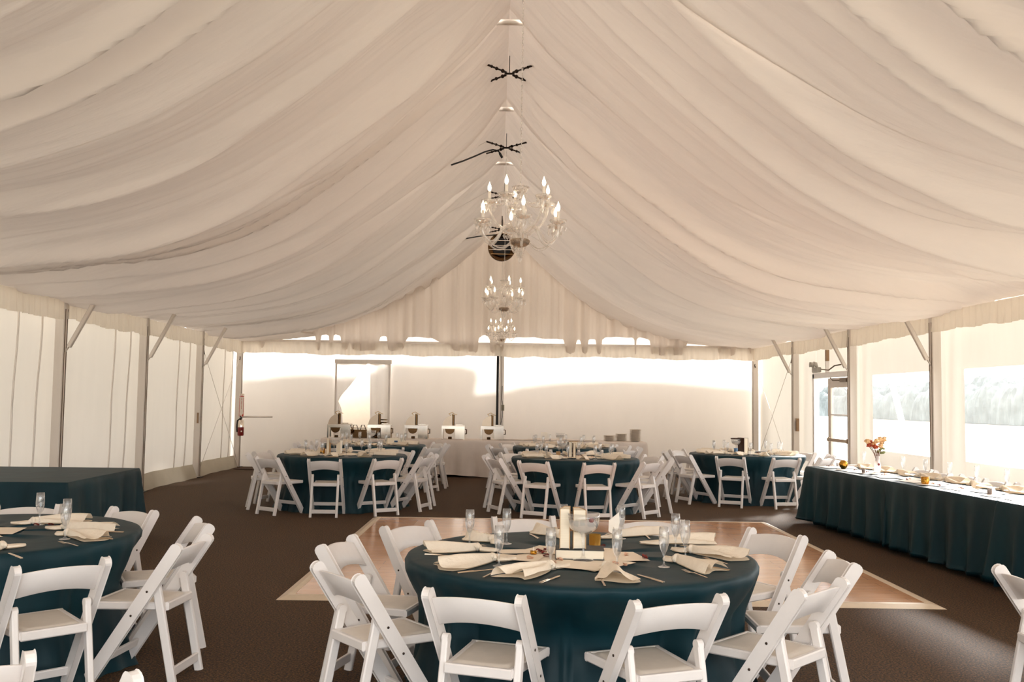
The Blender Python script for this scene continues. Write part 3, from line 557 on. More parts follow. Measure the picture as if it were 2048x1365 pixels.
# ---------------- chair ----------------
def make_chair():
    t = thing('folding_chair', '', 'chair')
    legs = []
    top = Vector((0, -.268, .762)); foot = Vector((0, .232, .0)); d = (top-foot).normalized()
    for s in (-1, 1):       # long member: front foot to backrest top, rounded head
        X = s*.208; n = Vector((0, d.z, -d.y)) ; hw = .029; th = .017; prof = []
        pts = [(0, -hw)]
        L = (top-foot).length
        out = [(0.035*d.y/d.z*0, -hw), (L-.02, -hw)]+[(L-.02+hw*.75*sin(q), -hw*cos(q)) for q in [pi*k/6 for k in range(1, 6)]]+[(L-.02, hw), (0, hw)]
        P = []
        for u, vv in out:
            p = foot+d*u+n*vv
            if u == 0: p = Vector((0, foot.y+vv/ d.z*1.0, 0))
            P.append((p.y, p.z))
        mb = MB(); m = len(P)
        cx = sum(p[0] for p in P)/m; cz = sum(p[1] for p in P)/m
        def inset(p, q): 
            v = Vector((p[0]-q[0], p[1]-q[1])); return p
        vs = []; c = .004
        # chamfered slab in x
        for xx, k in ((X-th, 1), (X-th+c, 0), (X+th-c, 0), (X+th, 1)):
            for i, p in enumerate(P):
                if k:
                    a = Vector(P[i-1]); b = Vector(P[(i+1) % m]); e = (b-a).normalized(); nn = Vector((-e.y, e.x)); pp = Vector(p)+nn*c*(1 if True else 1)
                    vs.append((xx, pp.x, max(0, pp.y)))
                else: vs.append((xx, p[0], p[1]))
        fs = [tuple(range(m))[::-1], tuple(range(3*m, 4*m))]+[(r*m+i, r*m+(i+1) % m, (r+1)*m+(i+1) % m, (r+1)*m+i) for r in range(3) for i in range(m)]
        mb.add(vs, fs); o = mb.obj('leg', WHITEP, t); legs.append(o)
        for zz in (.515, .385):
            p = foot+d*((zz)/d.z); mb = MB(); mb.tube([(X+s*(th-.001), p.y, p.z), (X+s*(th+.003), p.y, p.z)], .006, 10); mb.obj('bolt', BOLT, o)
    for s in (-1, 1):       # rear legs
        X = s*.170; mb = MB(); A = Vector((X, -.245, .0)); B = Vector((X, -.135, .535))
        mb.bar(A, B, .030, .046, (0, 1, 0), .2); mb.tube([B+Vector((-.0145, 0, 0)), B+Vector((.0145, 0, 0))], .0225, 14, smooth=False); mb.obj('leg', WHITEP, t)
    mb = MB(); mb.bar((-.16, -.235, .078), (.16, -.235, .078), .018, .05, ch=.2); mb.obj('stretcher', WHITEP, t)
    mb = MB(); mb.bar((-.195, .142, .140), (.195, .142, .140), .018, .046, (0, -.3, 1), ch=.2); mb.obj('stretcher', WHITEP, t)
    # seat frame: trapezoid ring
    o_ = [(-.155, -.195), (.155, -.195), (.188, .235), (-.188, .235)]
    mb = MB()
    mb.bar((-.150, -.185, .425), (.150, -.185, .425), .028, .044, ch=.2); mb.bar((-.188, .225, .425), (.188, .225, .425), .028, .040, ch=.3)
    for s in (-1, 1): mb.bar((s*.142, -.18, .425), (s*.176, .222, .425), .026, .042, ch=.25)
    mb.obj('seat_frame', WHITEP, t)
    mb = MB(); r = 6
    def pad(u, v):
        y = -.178+.398*v; hw_ = .134+(.168-.134)*v; x = (-1+2*u)*hw_; e = min(1, min(u, 1-u)*14, min(v, 1-v)*14); return (x, y, .440+.010*sqrt(max(0, e))-.004*sin(pi*u)*sin(pi*v))
    mb.grid(pad, 14, 14); mb.add([(-.134, -.178, .44), (.134, -.178, .44), (.168, .22, .44), (-.168, .22, .44), (-.134, -.178, .412), (.134, -.178, .412), (.168, .22, .412), (-.168, .22, .412)], [(4, 7, 6, 5), (0, 1, 5, 4), (1, 2, 6, 5), (2, 3, 7, 6), (3, 0, 4, 7)]); mb.obj('seat', PAD, t)
    # curved back rail
    mb = MB(); n = 16; vs = []
    for i in range(n+1):
        u = -1+2*i/n; x = u*.193; a = 1-u*u; zt = .728+.018*a; zb = .598+.030*a
        for z, off in ((zt, 0), (zb, 0)):
            yb = foot.y+d.y/d.z*z-.022*a; 
            vs += [(x, yb-.009, z), (x, yb+.009, z)]
    fs = []
    for i in range(n):
        a = i*4; b = a+4; fs += [(a, b, b+1, a+1), (a+1, b+1, b+3, a+3), (a+3, b+3, b+2, a+2), (a+2, b+2, b, a)]
    fs += [(0, 1, 3, 2), (n*4, n*4+2, n*4+3, n*4+1)]
    mb.add(vs, fs, True); o = mb.obj('backrest', WHITEP, t)
    md = o.modifiers.new('edge', 'BEVEL'); md.width = .003; md.segments = 1; md.limit_method = 'ANGLE'
    return t
chair0 = make_chair()
CH = []
def chair_at(mx, my, face, label, group):
    """mx,my: middle of the backrest top; face: heading the sitter would look, degrees from +X"""
    a = radians(face); x, y = mx+.268*cos(a), my+.268*sin(a)
    CH.append((x, y, a)); return place(chair0, (x, y, 0), a-pi/2, label, group)
TN = {'T1': 'round table before the dance floor', 'T2': 'round table beside bare rectangular table', 'T3': 'round table facing the fire extinguisher', 'T4': 'round table against the chafing buffet',
      'T5': 'round table behind the dance floor', 'T6': 'round table beside the plate stacks', 'T7': 'round table beside the glass door'}
def posname(a):
    a = (a+180) % 360-180
    for lim, s in ((-171, 'blank-wall side, middle'), (-140, 'blank-wall side, toward front'), (-99, 'front, blank-wall half'), (-81.5, 'front, middle'), (-45, 'front, window half'), (-9.5, 'window side, toward front'), (9, 'window side, middle'),
                   (45, 'window side, toward back'), (81, 'back, window half'), (99, 'back, middle'), (135, 'back, blank-wall half'), (171, 'blank-wall side, toward back'), (181, 'blank-wall side, middle')):
        if a <= lim: return s
T = {'T1': (.47, 5.17), 'T2': (-3.05, 5.72), 'T3': (-2.20, 14.05), 'T4': (-2.15, 17.25), 'T5': (1.19, 14.05), 'T6': (1.27, 17.3), 'T7': (4.15, 15.7)}
def clabel(tn, a): return 'white folding chair at %s of %s' % (posname(a).replace(', ', ' '), TN[tn])
CHAIRS = {
 'T1': [(-.08, 4.05, -20, -108), (.78, 3.98, 21, -72), (-.56, 6.26, -129, 133), (-.89, 5.50, -105, 166), (-.74, 4.58, -53, -154), (.21, 6.72, -168, 99), (1.10, 6.66, 170, 67), (1.80, 6.07, 122, 34), (1.86, 5.08, 88, -4), (1.49, 4.32, 45, -40)],
 'T2': [(-2.05, 4.67, 44, -50), (-1.67, 5.46, 84, -16), (-1.86, 6.28, 117, 20), (-2.54, 6.90, 150, 61), (-3.38, 7.08, 190, 110)]}
for tn, L in CHAIRS.items():
    for mx, my, pd, pa in L: chair_at(mx, my, pd+90, clabel(tn, pa), 'folding chairs at the ' + TN[tn])
def ring_chairs(tn, phase, r=1.38, skip=(), jit=4):
    cx, cy = T[tn]; out = []
    for k in range(10):
        a = (phase+36*k+180) % 360-180
        if k in skip: continue
        rr = r+random.uniform(-.05, .05); aa = radians(a+random.uniform(-1.5, 1.5)); chair_at(cx+rr*cos(aa), cy+rr*sin(aa), a+180+random.uniform(-jit, jit), clabel(tn, a), 'folding chairs at the ' + TN[tn]); out.append(a)
    return out
PH = {'T3': -90, 'T4': -36, 'T5': -81, 'T6': -77, 'T7': -79}
for tn in ('T3', 'T4', 'T5', 'T6', 'T7'): ring_chairs(tn, PH[tn])
chair_at(2.57, 4.68, 0, 'white folding chair cut by frame edge beside the head table', 'stray folding chairs')
chair_at(-1.60, 2.93, 125, 'white folding chair, only post and rail corner showing below round table beside bare rectangular table', 'stray folding chairs')
chair_at(-1.16, 2.68, 140, 'white folding chair of which only one rounded post tip shows', 'stray folding chairs')
for i, (x, y) in enumerate(((5.58, 12.35), (5.56, 11.78), (5.60, 11.2), (5.58, 10.55), (5.62, 10.0), (5.6, 9.42), (5.6, 8.8))):
    chair_at(x, y, 180+random.uniform(-4, 4), 'white folding chair behind head table, ' + ['next to the flower vase', 'second along from flower vase', 'third along from flower vase', 'in front of the broad upright', 'just past the broad upright', 'under the clear window', 'last at frame edge'][i], 'chairs along the head table windows side')
chair_at(5.02, 13.35, -95, 'white folding chair at the far end of the head table', 'stray folding chairs')

# ---------------- round tables: cloth ----------------
TH = .755
def round_cloth(tn, folds, seed, label):
    cx, cy = T[tn]; R = .915; near = []
    for (x, y, a) in CH:
        fx, fy = x+.235*cos(a)-cx, y+.235*sin(a)-cy; rr = hypot(fx, fy)
        if rr < 1.15 and (cos(a)*fx+sin(a)*fy) < 0: near.append((atan2(fy, fx), rr))
    mb = MB(); N = 360
    rows = [0, .3, .6, .8, .9, .95, .985, 1.0]
    prof = [(R*q, TH) for q in rows[:-2]]+[(R*.99, TH-.001), (R+.006, TH-.006), (R+.014, TH-.025)]+[(R+.018, TH-.06-j*(TH-.06-.004)/16) for j in range(17)]
    vs = []
    rnd = random.Random(seed); ph = [rnd.uniform(0, 6.28) for _ in range(6)]
    for i, (r, z) in enumerate(prof):
        dn = max(0, (TH-.02-z)/TH)
        for k in range(N):
            a = 2*pi*k/N
            wv = sin(folds*a+ph[0]+1.3*sin(2*a+ph[1])+.8*sin(5*a+ph[2])); sharp = wv*abs(wv)**.3
            w2 = sin((folds*2+3)*a+ph[3]+1.5*sin(3*a)); am = .5+.5*sin(3*a+ph[4])*sin(7*a+ph[5])
            rr = r
            if r > R: rr = r+dn**.5*(.036+.055*dn*am)*(1+sharp)*.9+.012*dn**.5*w2+.02*dn*dn
            if r > R:
                for (na, nr) in near:
                    da = (a-na+pi) % (2*pi)-pi; lat = abs(da)*nr
                    if lat < .34:
                        lim = nr-.03-.01*dn; wgt = 1 if lat < .235 else max(0, (.34-lat)/.105); wgt *= min(1, max(0, (.72-z)/.22)) if z > .5 else 1
                        if z < .38: wgt *= max(.35, 1-(.38-z)/.38*.65) 
                        if rr > lim: rr = rr+(lim-rr)*wgt
            vs.append((rr*cos(a), rr*sin(a), z+.0015*sin(9*a+r*20)*(r < R)))
    m = len(prof); vs.append((0, 0, TH)); c = len(vs)-1
    fs = [(i*N+k, i*N+(k+1) % N, (i+1)*N+(k+1) % N, (i+1)*N+k) for i in range(1, m-1) for k in range(N)]+[(c, N+k, N+(k+1) % N) for k in range(N)]
    fs = [f[::-1] for f in fs]
    vs[0:N] = [(0, 0, TH)]*N
    mb.add(vs, fs, True); o = mb.obj('round_tablecloth', TEAL, loc=(cx, cy, 0)); return tag(o, label, 'tablecloth', 'teal cloths draped over the round tables')
for i, tn in enumerate(T): round_cloth(tn, 15+i % 3, 11+i, 'dark teal floor-length cloth over the ' + TN[tn])
# rectangular cloths
def rect_cloth(name, loc, rz, LX, LY, mat, label, cat, seed, amp=.03, flare=.06, group=None, top=TH, hem=.004, uneven=0, cutfront=False):
    mb = MB(); per = 2*(LX+LY); N = int(per/.018); rnd = random.Random(seed); ph = [rnd.uniform(0, 6.28) for _ in range(4)]
    pts = []
    rc = .03
    for k in range(N):
        s = k/N*per
        if s < LX: p = (-LX/2+s, -LY/2, 0, -1)
        elif s < LX+LY: p = (LX/2, -LY/2+s-LX, 1, 0)
        elif s < 2*LX+LY: p = (LX/2-(s-LX-LY), LY/2, 0, 1)
        else: p = (-LX/2, LY/2-(s-2*LX-LY), -1, 0)
        cs = [0, LX, LX+LY, 2*LX+LY, per]; dc = min(abs(s-c) for c in cs); e = exp(-(dc/.07)**2)
        pts.append((p, s, e))
    prof = [(0, 1), (.006, 2), (.015, .02), (.02, .05)]; vs = []; zs = [top, top-.006, top-.03]+[top-.06-j*(top-.06-hem)/14 for j in range(15)]
    for i, z in enumerate(zs):
        dn = (top-z)/top
        for (p, s, e) in pts:
            x, y, nx, ny = p; off = [0, .006, .012][i] if i < 3 else .014
            f = sin(s*15+ph[0]+1.6*sin(s*2.3+ph[1])); f2 = sin(s*34+ph[2]+2*sin(s*3))
            if i >= 2: off += dn**.6*(amp*(1+f*abs(f)**.2)*(.5+.5*dn)+.25*amp*f2*dn)+flare*e*dn
            cxn = x/(LX/2); cyn = y/(LY/2)
            dx, dy = (nx, ny)
            if e > .05: 
                q = Vector((math.copysign(1, x) if abs(abs(x)-LX/2) < .2 else 0, math.copysign(1, y) if abs(abs(y)-LY/2) < .2 else 0)); q = q.normalized() if q.length else Vector((nx, ny)); v = Vector((nx, ny)).lerp(q, e); dx, dy = v.x, v.y
            zz = z
            if i == len(zs)-1 and uneven: zz = z+uneven*ridge(s*.8, seed)*1.0
            vs.append((x+dx*off, y+dy*off, zz))
    m = len(zs); k0 = len(vs); fs = [(i*N+(k+1) % N, i*N+k, (i+1)*N+k, (i+1)*N+(k+1) % N) for i in range(m-1) for k in range(N)]
    fs.append(tuple(range(N)))
    mb.add(vs, fs[:-1], True); mb.add([vs[k] for k in range(N)], [tuple(range(N))], False)
    o = mb.obj(name, mat, loc=loc, rz=rz); return tag(o, label, cat, group)
rect_cloth('rectangular_tablecloth', (-4.88, 9.92, 0), radians(1), 1.84, 1.90, TEAL, 'dark teal cloth over the bare rectangular table near blank wall', 'tablecloth', 3, .040, .08)
HT = [(4.62, 11.60, 2.28), (4.74, 9.40, 2.06), (4.85, 7.30, 2.06)]
for i, (x, y, L) in enumerate(HT):
    rect_cloth('head_tablecloth', (x, y, 0), radians(3.4), .80, L, TEAL, ['dark teal cloth on head table section with the flower vase', 'dark teal cloth on middle head table section with gathered hem', 'dark teal cloth on head table section cut by frame edge'][i], 'tablecloth', 31+i, .045, .05, 'teal cloths along the head table', top=TH+.002*i, uneven=.11)
for i, (x, L) in enumerate(((-2.35, 2.3), (-.1, 2.16), (2.06, 2.12))):
    rect_cloth('buffet_tablecloth', (x, 19.95, 0), 0, L, .80, WHITEC, ['white cloth on buffet table behind round table facing extinguisher', 'white cloth on middle buffet table below the gable pole', 'white cloth on buffet table carrying the plate stacks'][i], 'tablecloth', 41+i, .03, .05, 'white cloths along the buffet', uneven=.06)

# ---------------- dance floor ----------------
t = thing('dance_floor', 'light oak portable dance floor with pale ramp edging', 'dance floor', (-1.672, 7.555, 0), -.0179)
S_ = 5.204
mb = MB(); mb.box(.11, S_-.11, .11, S_-.11, .002, .024); mb.obj('wood_panels', OAK, t)
for k in range(4):
    mb = MB(); a, b, h = 0, .115, .026
    P = [(a, a, .001), (S_-a, a, .001), (S_-b, b, h), (b, b, h), (a+b*.8, b*.8, h), (S_-a-b*.8, b*.8, h)]
    mb.add([(0, 0, .001), (S_, 0, .001), (S_-.07, .07, h), (.07, .07, h), (S_-.12, .12, h), (.12, .12, h), (S_-.12, .12, .001), (.12, .12, .001)], [(0, 1, 2, 3), (3, 2, 4, 5), (5, 4, 6, 7), (0, 7, 6, 1)])
    o = mb.obj('edge_ramp', TRIMM, t); o.matrix_local = Matrix.Translation((S_/2, S_/2, 0)) @ Matrix.Rotation(k*pi/2, 4, 'Z') @ Matrix.Translation((-S_/2, -S_/2, 0))

# ---------------- table ware ----------------
def make_flute():
    mb = MB(); mb.lathe([(0, 0), (.029, 0), (.031, .002), (.012, .006), (.005, .012), (.0042, .03), (.0045, .055), (.008, .068), (.017, .085), (.0245, .115), (.0262, .14), (.0245, .17), (.0225, .198), (.0212, .198), (.023, .17), (.0247, .14), (.023, .115), (.0155, .087), (.006, .073), (0, .071)], 20)
    o = mb.obj('champagne_flute', GLASS); return tag(o, '', 'champagne glass')
flute0 = make_flute()
def make_napkin(seed, name='napkin'):
    rnd = random.Random(seed); mb = MB()
    p = [rnd.uniform(0, 6.28) for _ in range(4)]; Ln = rnd.uniform(.22, .26); Wd = rnd.uniform(.060, .082)
    def half(sgn):
        def f(u, v):
            x = .008+u*Ln; wv = .013+Wd*min(1, u*1.25)**.8; t = -1+2*v; y = t*wv+.012*u*sin(p[0]+3*u)
            ed = max(0, 1-t*t)**.5; h = (.034-.014*u)*ed*(1+.6*sin(t*5+p[1]+2*u)*u)+.014*max(0, sin(t*4.5+p[2]+u*2))*min(1, u*1.6)
            x += .025*u*sin(t*2.5+p[3])*(u > .5)*(u-.5)*2
            return (x, y, .002+(h+.004 if sgn > 0 else .0))
        return f
    mb.grid(half(1), 18, 16); mb.grid(half(-1), 6, 6)
    def tail(u, v):
        t = -1+2*v; x = -.010-u*.095; y = t*(.010+.028*sin(pi*min(1, u*.9+.1))**.8*(1-.25*u))+.02*u*u; ed = max(0, 1-t*t)**.5
        return (x, y, .003+.016*ed*(1-.5*u)+.004*abs(sin(4*t+u*3)))
    mb.grid(tail, 10, 10); mb.grid(lambda u, v: (lambda q: (q[0], q[1], .002))(tail(u, v)), 4, 4)
    body = MB(); body.v, body.f, body.sm, body.mi = mb.v, mb.f, mb.sm, mb.mi
    kn = MB(); vs = []
    for i in range(15):
        a = 2*pi*i/14
        for j in range(9):
            b = 2*pi*j/8; R, r = .0155, .0105*(1+.18*sin(3*a+seed)); vs.append(((R*.35+r*.9*cos(b))*1.0*(1 if True else 1)*sin(b+a*.5)*0+ .011*sin(b), (R+r*cos(b))*cos(a), .020+(R*.75+r*cos(b)*.8)*sin(a)))
    kn.add(vs, [(i*9+j, (i+1)*9+j, (i+1)*9+j+1, i*9+j+1) for i in range(14) for j in range(8)], True); kn.ball((0, 0, .022), .019, 10, 8, (.8, 1.15, 1)); kn.ball((.012, .008, .026), .013, 8, 6, (1, 1.2, .8)); kn.ball((-.010, -.009, .018), .013, 8, 6)
    t = thing(name, '', 'napkin'); body.obj('cloth', NAPK, t); kn.obj('knot', NAPK, t); return t
naps = [make_napkin(s) for s in (1, 2, 3)]
# small version for far tables: a single mesh
def make_far_napkin(seed):
    t = make_napkin(seed, 'napkin'); return t
def make_knife():
    mb = MB(); mb.add([(0, -.005, .001), (.09, -.006, .001), (.10, -.008, .001), (.20, -.009, .001), (.222, 0, .001), (.20, .005, .001), (.10, .004, .001), (.09, .006, .001), (0, .006, .001)]+[(0, -.004, .006), (.09, -.004, .006), (.10, -.006, .003), (.20, -.007, .003), (.22, 0, .002), (.20, .004, .003), (.10, .003, .003), (.09, .004, .006), (0, .004, .006)],
        [tuple(range(9))[::-1], tuple(range(9, 18))]+[(i, (i+1) % 9, 9+(i+1) % 9, 9+i) for i in range(9)]); return tag(mb.obj('table_knife', CUT), '', 'knife')
def make_fork():
    mb = MB()
    for a, b, w in (((0, 0, .003), (.11, 0, .008), .010), ((.11, 0, .008), (.135, 0, .004), .013), ((.135, 0, .004), (.155, 0, .003), .024)): mb.bar(a, b, w, .0025)
    for k in (-1.5, -.5, .5, 1.5): mb.bar((.153, k*.0063, .003), (.200, k*.0063, .008), .003, .002)
    return tag(mb.obj('table_fork', CUT), '', 'fork')
knife0, fork0 = make_knife(), make_fork()
ZT = TH+.002
N1 = [(-0.08, 5.218, -176, 0.28), (0.002, 4.885, -141, 0.42), (0.281, 4.686, -127, 0.41), (0.0, 5.537, 132, 0.17), (0.555, 4.668, -88, 0.30), (0.942, 4.917, -62, 0.31), (1.079, 5.234, -40, 0.36), (0.98, 5.555, 15, 0.33), (0.752, 5.8, 42, 0.33), (0.40, 5.80, 118, 0.24)]
WH = {'T1': 'on ' + TN['T1'], 'T2': 'on ' + TN['T2']}
nn1 = ['blank-wall side of table middle', 'front blank-wall side, fork beside it', 'front edge, broad and flat, pointing at chair', 'back blank-wall side, standing up', 'front window side, folded over round', 'window side, laid over a fork', 'window side, longest, opened wide', 'back window side, long and flat', 'back edge, beside the card holder', 'back edge, behind the upright books']
for i, (x, y, a, L) in enumerate(N1):
    place(naps[i % 3], (x, y, ZT), radians(a), 'knotted cream napkin, %s, table before dance floor' % nn1[i], 'knotted napkins on the round table before the dance floor', (max(.75, min(1.25, L/.26)), 1.15, 1.15))
for i, (x, y, a, L) in enumerate([(-2.877, 6.098, 24, .32), (-2.576, 5.867, 0, .34), (-2.44, 5.60, -30, .33), (-2.56, 5.10, -110, .3), (-3.3, 6.2, 120, .3)]):
    place(naps[(i+1) % 3], (x, y, ZT), radians(a), 'knotted cream napkin, %s, table beside bare rectangular table' % ['nearest the back chair', 'long, reaching past table edge', 'with a fork under it', 'cut by frame edge, stained brown', 'outside frame edge'][i], 'knotted napkins on the round table beside the bare table', (1.2, 1.1, 1.1))
F1 = [(-0.128, 5.412), (0.08, 5.485), (0.033, 4.754), (0.283, 4.686), (0.423, 5.752), (0.764, 5.738), (0.603, 4.665), (0.85, 4.778), (1.015, 5.343), (1.01, 5.046)]
fn1 = ['farthest toward blank wall', 'in front of the back chair rail', 'standing on a napkin knot', 'just before the upright books', 'hidden behind the upright books', 'behind the card holder', 'before the card holder with petals around', 'with patterned bowl, window side front', 'tallest of the window side pair', 'shorter of the window side pair']
for i, (x, y) in enumerate(F1): place(flute0, (x, y, ZT+.001), i, 'clear champagne flute %s, table before dance floor' % fn1[i], 'flutes on the round table before the dance floor')
for i, (x, y) in enumerate([(-2.817, 6.055), (-2.399, 5.467), (-2.502, 5.719)]): place(flute0, (x, y, ZT+.001), i, 'clear champagne flute %s, table beside bare rectangular table' % ['standing apart', 'frontmost', 'touching the frontmost one'][i], 'flutes on the round table beside the bare table')
K1 = [(-0.353, 5.081, -16), (-0.228, 5.519, -28), (-0.162, 4.55, 34), (0.215, 4.324, 62), (0.778, 4.368, 115), (1.159, 4.699, 131), (1.32, 5.103, 161), (0.274, 5.699, 103), (1.27, 5.41, 155)]
for i, (x, y, a) in enumerate(K1): place(knife0, (x, y, ZT), radians(a), 'silver table knife ' + ['at blank-wall edge beside long napkin', 'in front of the standing napkin', 'laid before the front blank-wall napkin', 'short, beside broad flat napkin at front edge', 'sticking out from the round folded napkin', 'reaching from napkin laid over a fork', 'on the edge beside longest napkin', 'alone at back edge before chair rail', 'tip showing beyond back window-side napkin'][i], 'knives on the round table before the dance floor')
G1 = [(-0.039, 4.442, 66), (0.499, 4.27, 91), (1.001, 4.491, 112), (1.19, 4.874, 113), (0.936, 5.732, 92), (0.66, 5.793, 68)]
for i, (x, y, a) in enumerate(G1): place(fork0, (x, y, ZT), radians(a), 'silver table fork ' + ['between two front napkins, tines up the table', 'upright at front edge between two chairs', 'under window side napkin, tines out', 'half under the longest napkin', 'at back edge by the flat napkin', 'beside the card holder at back edge'][i], 'forks on the round table before the dance floor')
for i, (x, y, a) in enumerate([(-2.14, 5.487, 165), (-2.185, 5.768, 174), (-2.32, 4.819, 133), (-2.40, 6.16, 170)]): place(knife0, (x, y, ZT), radians(a), 'silver table knife on table beside bare rectangular table, ' + ['beside the forked napkin', 'under the long napkin', 'by the stained napkin', 'near back chair'][i], 'knives on the round table beside the bare table')
place(fork0, (-2.22, 5.22, ZT), radians(140), 'silver table fork under the napkin of table beside bare rectangular table', 'forks on the round table beside the bare table')
# sheets, petals
def sheet(x, y, z, a, w, h, mat, label, group, curl=.004):
    mb = MB(); mb.grid(lambda u, v: ((u-.5)*w, (v-.5)*h, .0012+curl*abs(sin(u*3+a))*v), 6, 6)
    o = mb.obj('sheet_of_paper', mat, loc=(x, y, z), rz=a); return tag(o, label, 'paper', group)
sh = [(.34, 5.02, 20, .34, .30), (.50, 4.86, 48, .36, .30), (.30, 5.22, 60, .30, .26), (.62, 5.06, 10, .34, .28), (.50, 5.22, 80, .30, .34), (.42, 4.78, 70, .22, .26), (.10, 4.98, 75, .16, .30), (.18, 5.18, 105, .14, .3)]
for i, (x, y, a, w_, h_) in enumerate(sh): sheet(x, y, ZT+.0008*i, radians(a), w_, h_, PAPER, 'cream paper sheet under the glass bowl, ' + ['toward blank wall', 'pointing to the front edge', 'behind the books', 'toward the windows', 'back corner up', 'under the lying book front', 'reaching the knotted napkin', 'below the tiny gold light'][i], 'papers under the centrepiece before the dance floor')
for i, (x, y, a) in enumerate([(-2.98, 5.75, 10), (-3.0, 5.52, 40), (-3.2, 5.65, 70), (-2.95, 5.3, 20)]): sheet(x, y, ZT+.0008*i, radians(a), .36, .28, PAPER, 'cream paper sheet on table beside bare rectangular table, ' + ['uppermost with petals', 'pointing at the flutes', 'at frame edge', 'nearest stained napkin'][i], 'papers on the round table beside the bare table')
def make_petal(mat):
    mb = MB(); mb.grid(lambda u, v: ((u-.5)*.030, (v-.5)*.022*sin(pi*(.12+.76*u)), .003+.006*abs(2*v-1)+.003*sin(u*5)), 6, 5); mb.grid(lambda u, v: ((u-.5)*.030, (v-.5)*.022*sin(pi*(.12+.76*u)), .001), 3, 3); return tag(mb.obj('rose_petal', mat), '', 'petal')
petd, petp = make_petal(PETAL), make_petal(PETALP)
P1 = [(0.251, 5.191), (0.286, 5.245), (0.28, 5.028), (0.274, 5.125), (0.336, 4.969), (0.194, 4.959), (0.312, 4.845), (0.613, 5.376), (0.708, 5.09), (0.791, 5.0), (0.616, 4.821), (0.658, 4.78), (0.58, 4.677), (0.796, 5.048), (0.344, 4.908), (0.26, 5.158)]
for i, (x, y) in enumerate(P1):
    d_ = i in (0, 1, 2, 3, 4, 7, 9, 13, 15, 12); place(petd if d_ else petp, (x, y, ZT+.007), i*1.3, ('dark dried rose petal' if d_ else 'pale pink petal')+' scattered on papers of table before dance floor', ('dark' if d_ else 'pale')+' petals on the table before the dance floor', 1.15)
for i, (x, y) in enumerate([(-2.80, 5.98), (-2.72, 6.0), (-3.0, 5.7), (-2.93, 5.68), (-3.1, 5.72), (-3.05, 5.78)]): place(petd, (x, y, ZT+.006), i, 'dark dried rose petal scattered on table beside bare rectangular table', 'petals on the round table beside the bare table')
# centrepiece pieces
def coupe(loc, label, group='tall glass bowls on the round tables'):
    t = thing('glass_bowl', label, 'glass bowl', loc, 0, group)
    mb = MB(); mb.lathe([(0, 0), (.055, 0), (.057, .003), (.02, .009), (.008, .02), (.007, .06), (.0075, .11), (.016, .128), (.045, .142), (.068, .160), (.078, .185), (.082, .215), (.083, .238), (.081, .238), (.079, .215), (.075, .187), (.065, .163), (.043, .146), (.014, .133), (0, .130)], 36); mb.obj('bowl', GLASS, t)
    mb = MB(); mb.lathe([(0, .134), (.013, .136), (.042, .149), (.064, .166), (.073, .188), (.074, .196), (0, .196)], 30); mb.obj('water', WATER, t)
    return t
b1 = coupe((.464, 4.93, ZT+.006), 'tall clear glass bowl of cloudy water, table before dance floor')
mb = MB(); mb.ball((0, 0, 0), .014, 8, 6, (1, .35, 1)); tag(mb.obj('floating_petal', PETAL, loc=(.500, 4.885, ZT+.214)), 'dark red petal stuck inside the tall glass bowl', 'petal')
def book(loc, rz, w, d, h, cover, label, tilt=0, group='books on the round tables', openb=False):
    t = thing('book', label, 'book', loc, rz, group)
    mb = MB(); mb.box(-w/2+.003, w/2-.004, -d/2+.004, d/2-.004, .003, h-.003); mb.obj('page_block', PAGES, t)
    mb = MB(); mb.box(-w/2, w/2, -d/2, d/2, 0, .003); mb.box(-w/2, w/2, -d/2, d/2, h-.003, h); mb.box(-w/2, -w/2+.003, -d/2, d/2, 0, h); mb.obj('cover', cover, t); return t
def standing_book(loc, rz, hgt, dep, th, cover, label, fan=.02, group='books on the round tables'):
    t = thing('book', label, 'book', loc, rz, group)
    mb = MB(); mb.prism([(-th/2+.002, -dep/2), (th/2-.002, -dep/2), (th/2+fan, dep/2), (-th/2-fan*.4, dep/2)], .003, hgt-.003, axis='z'); mb.obj('page_block', PAGES, t)
    mb = MB(); 
    mb.prism([(-th/2-.001, -dep/2-.003), (-th/2+.002, -dep/2-.003), (-th/2-fan*.4+.001, dep/2+.004), (-th/2-fan*.4-.002, dep/2+.004)], 0, hgt, axis='z')
    mb.prism([(th/2-.002, -dep/2-.003), (th/2+.001, -dep/2-.003), (th/2+fan+.002, dep/2+.004), (th/2+fan-.001, dep/2+.004)], 0, hgt, axis='z')
    mb.box(-th/2-.001, th/2+.001, -dep/2-.005, -dep/2-.001, 0, hgt); mb.obj('cover', cover, t); return t
book((.453, 5.02, ZT+.007), radians(-4), .25, .17, .048, BOOKD, 'thick old book lying flat under upright books, table before dance floor')
standing_book((.385, 5.03, ZT+.056), radians(172), .205, .13, .030, BOOKC, 'old open-paged book standing upright, further from gold votive', .014)
standing_book((.447, 5.03, ZT+.056), radians(186), .200, .13, .034, BOOKC, 'old fanned book standing upright, nearer the gold votive', .022)
t = thing('gold_votive', 'gold glass votive cup beside the books, table before dance floor', 'candle holder', (.560, 5.28, ZT+.004), 0, 'gold votives')
mb = MB(); mb.lathe([(0, 0), (.030, 0), (.031, .004), (.031, .085), (.029, .085), (.029, .006), (0, .006)], 24); mb.obj('cup', GOLDG, t)
mb = MB(); mb.lathe([(0, .007), (.024, .007), (.024, .03), (0, .03)], 16); mb.obj('candle', CANDLE, t)
t = thing('tea_light', 'tiny gold tea light with white flame tip on papers', 'candle', (.218, 5.105, ZT+.006))
mb = MB(); mb.lathe([(0, 0), (.017, 0), (.018, .018), (0, .018)], 16); mb.obj('cup', GOLD, t)
mb = MB(); mb.lathe([(.004, .018), (.005, .026), (0, .040)], 10); mb.obj('flame_tip', CANDLE, t)
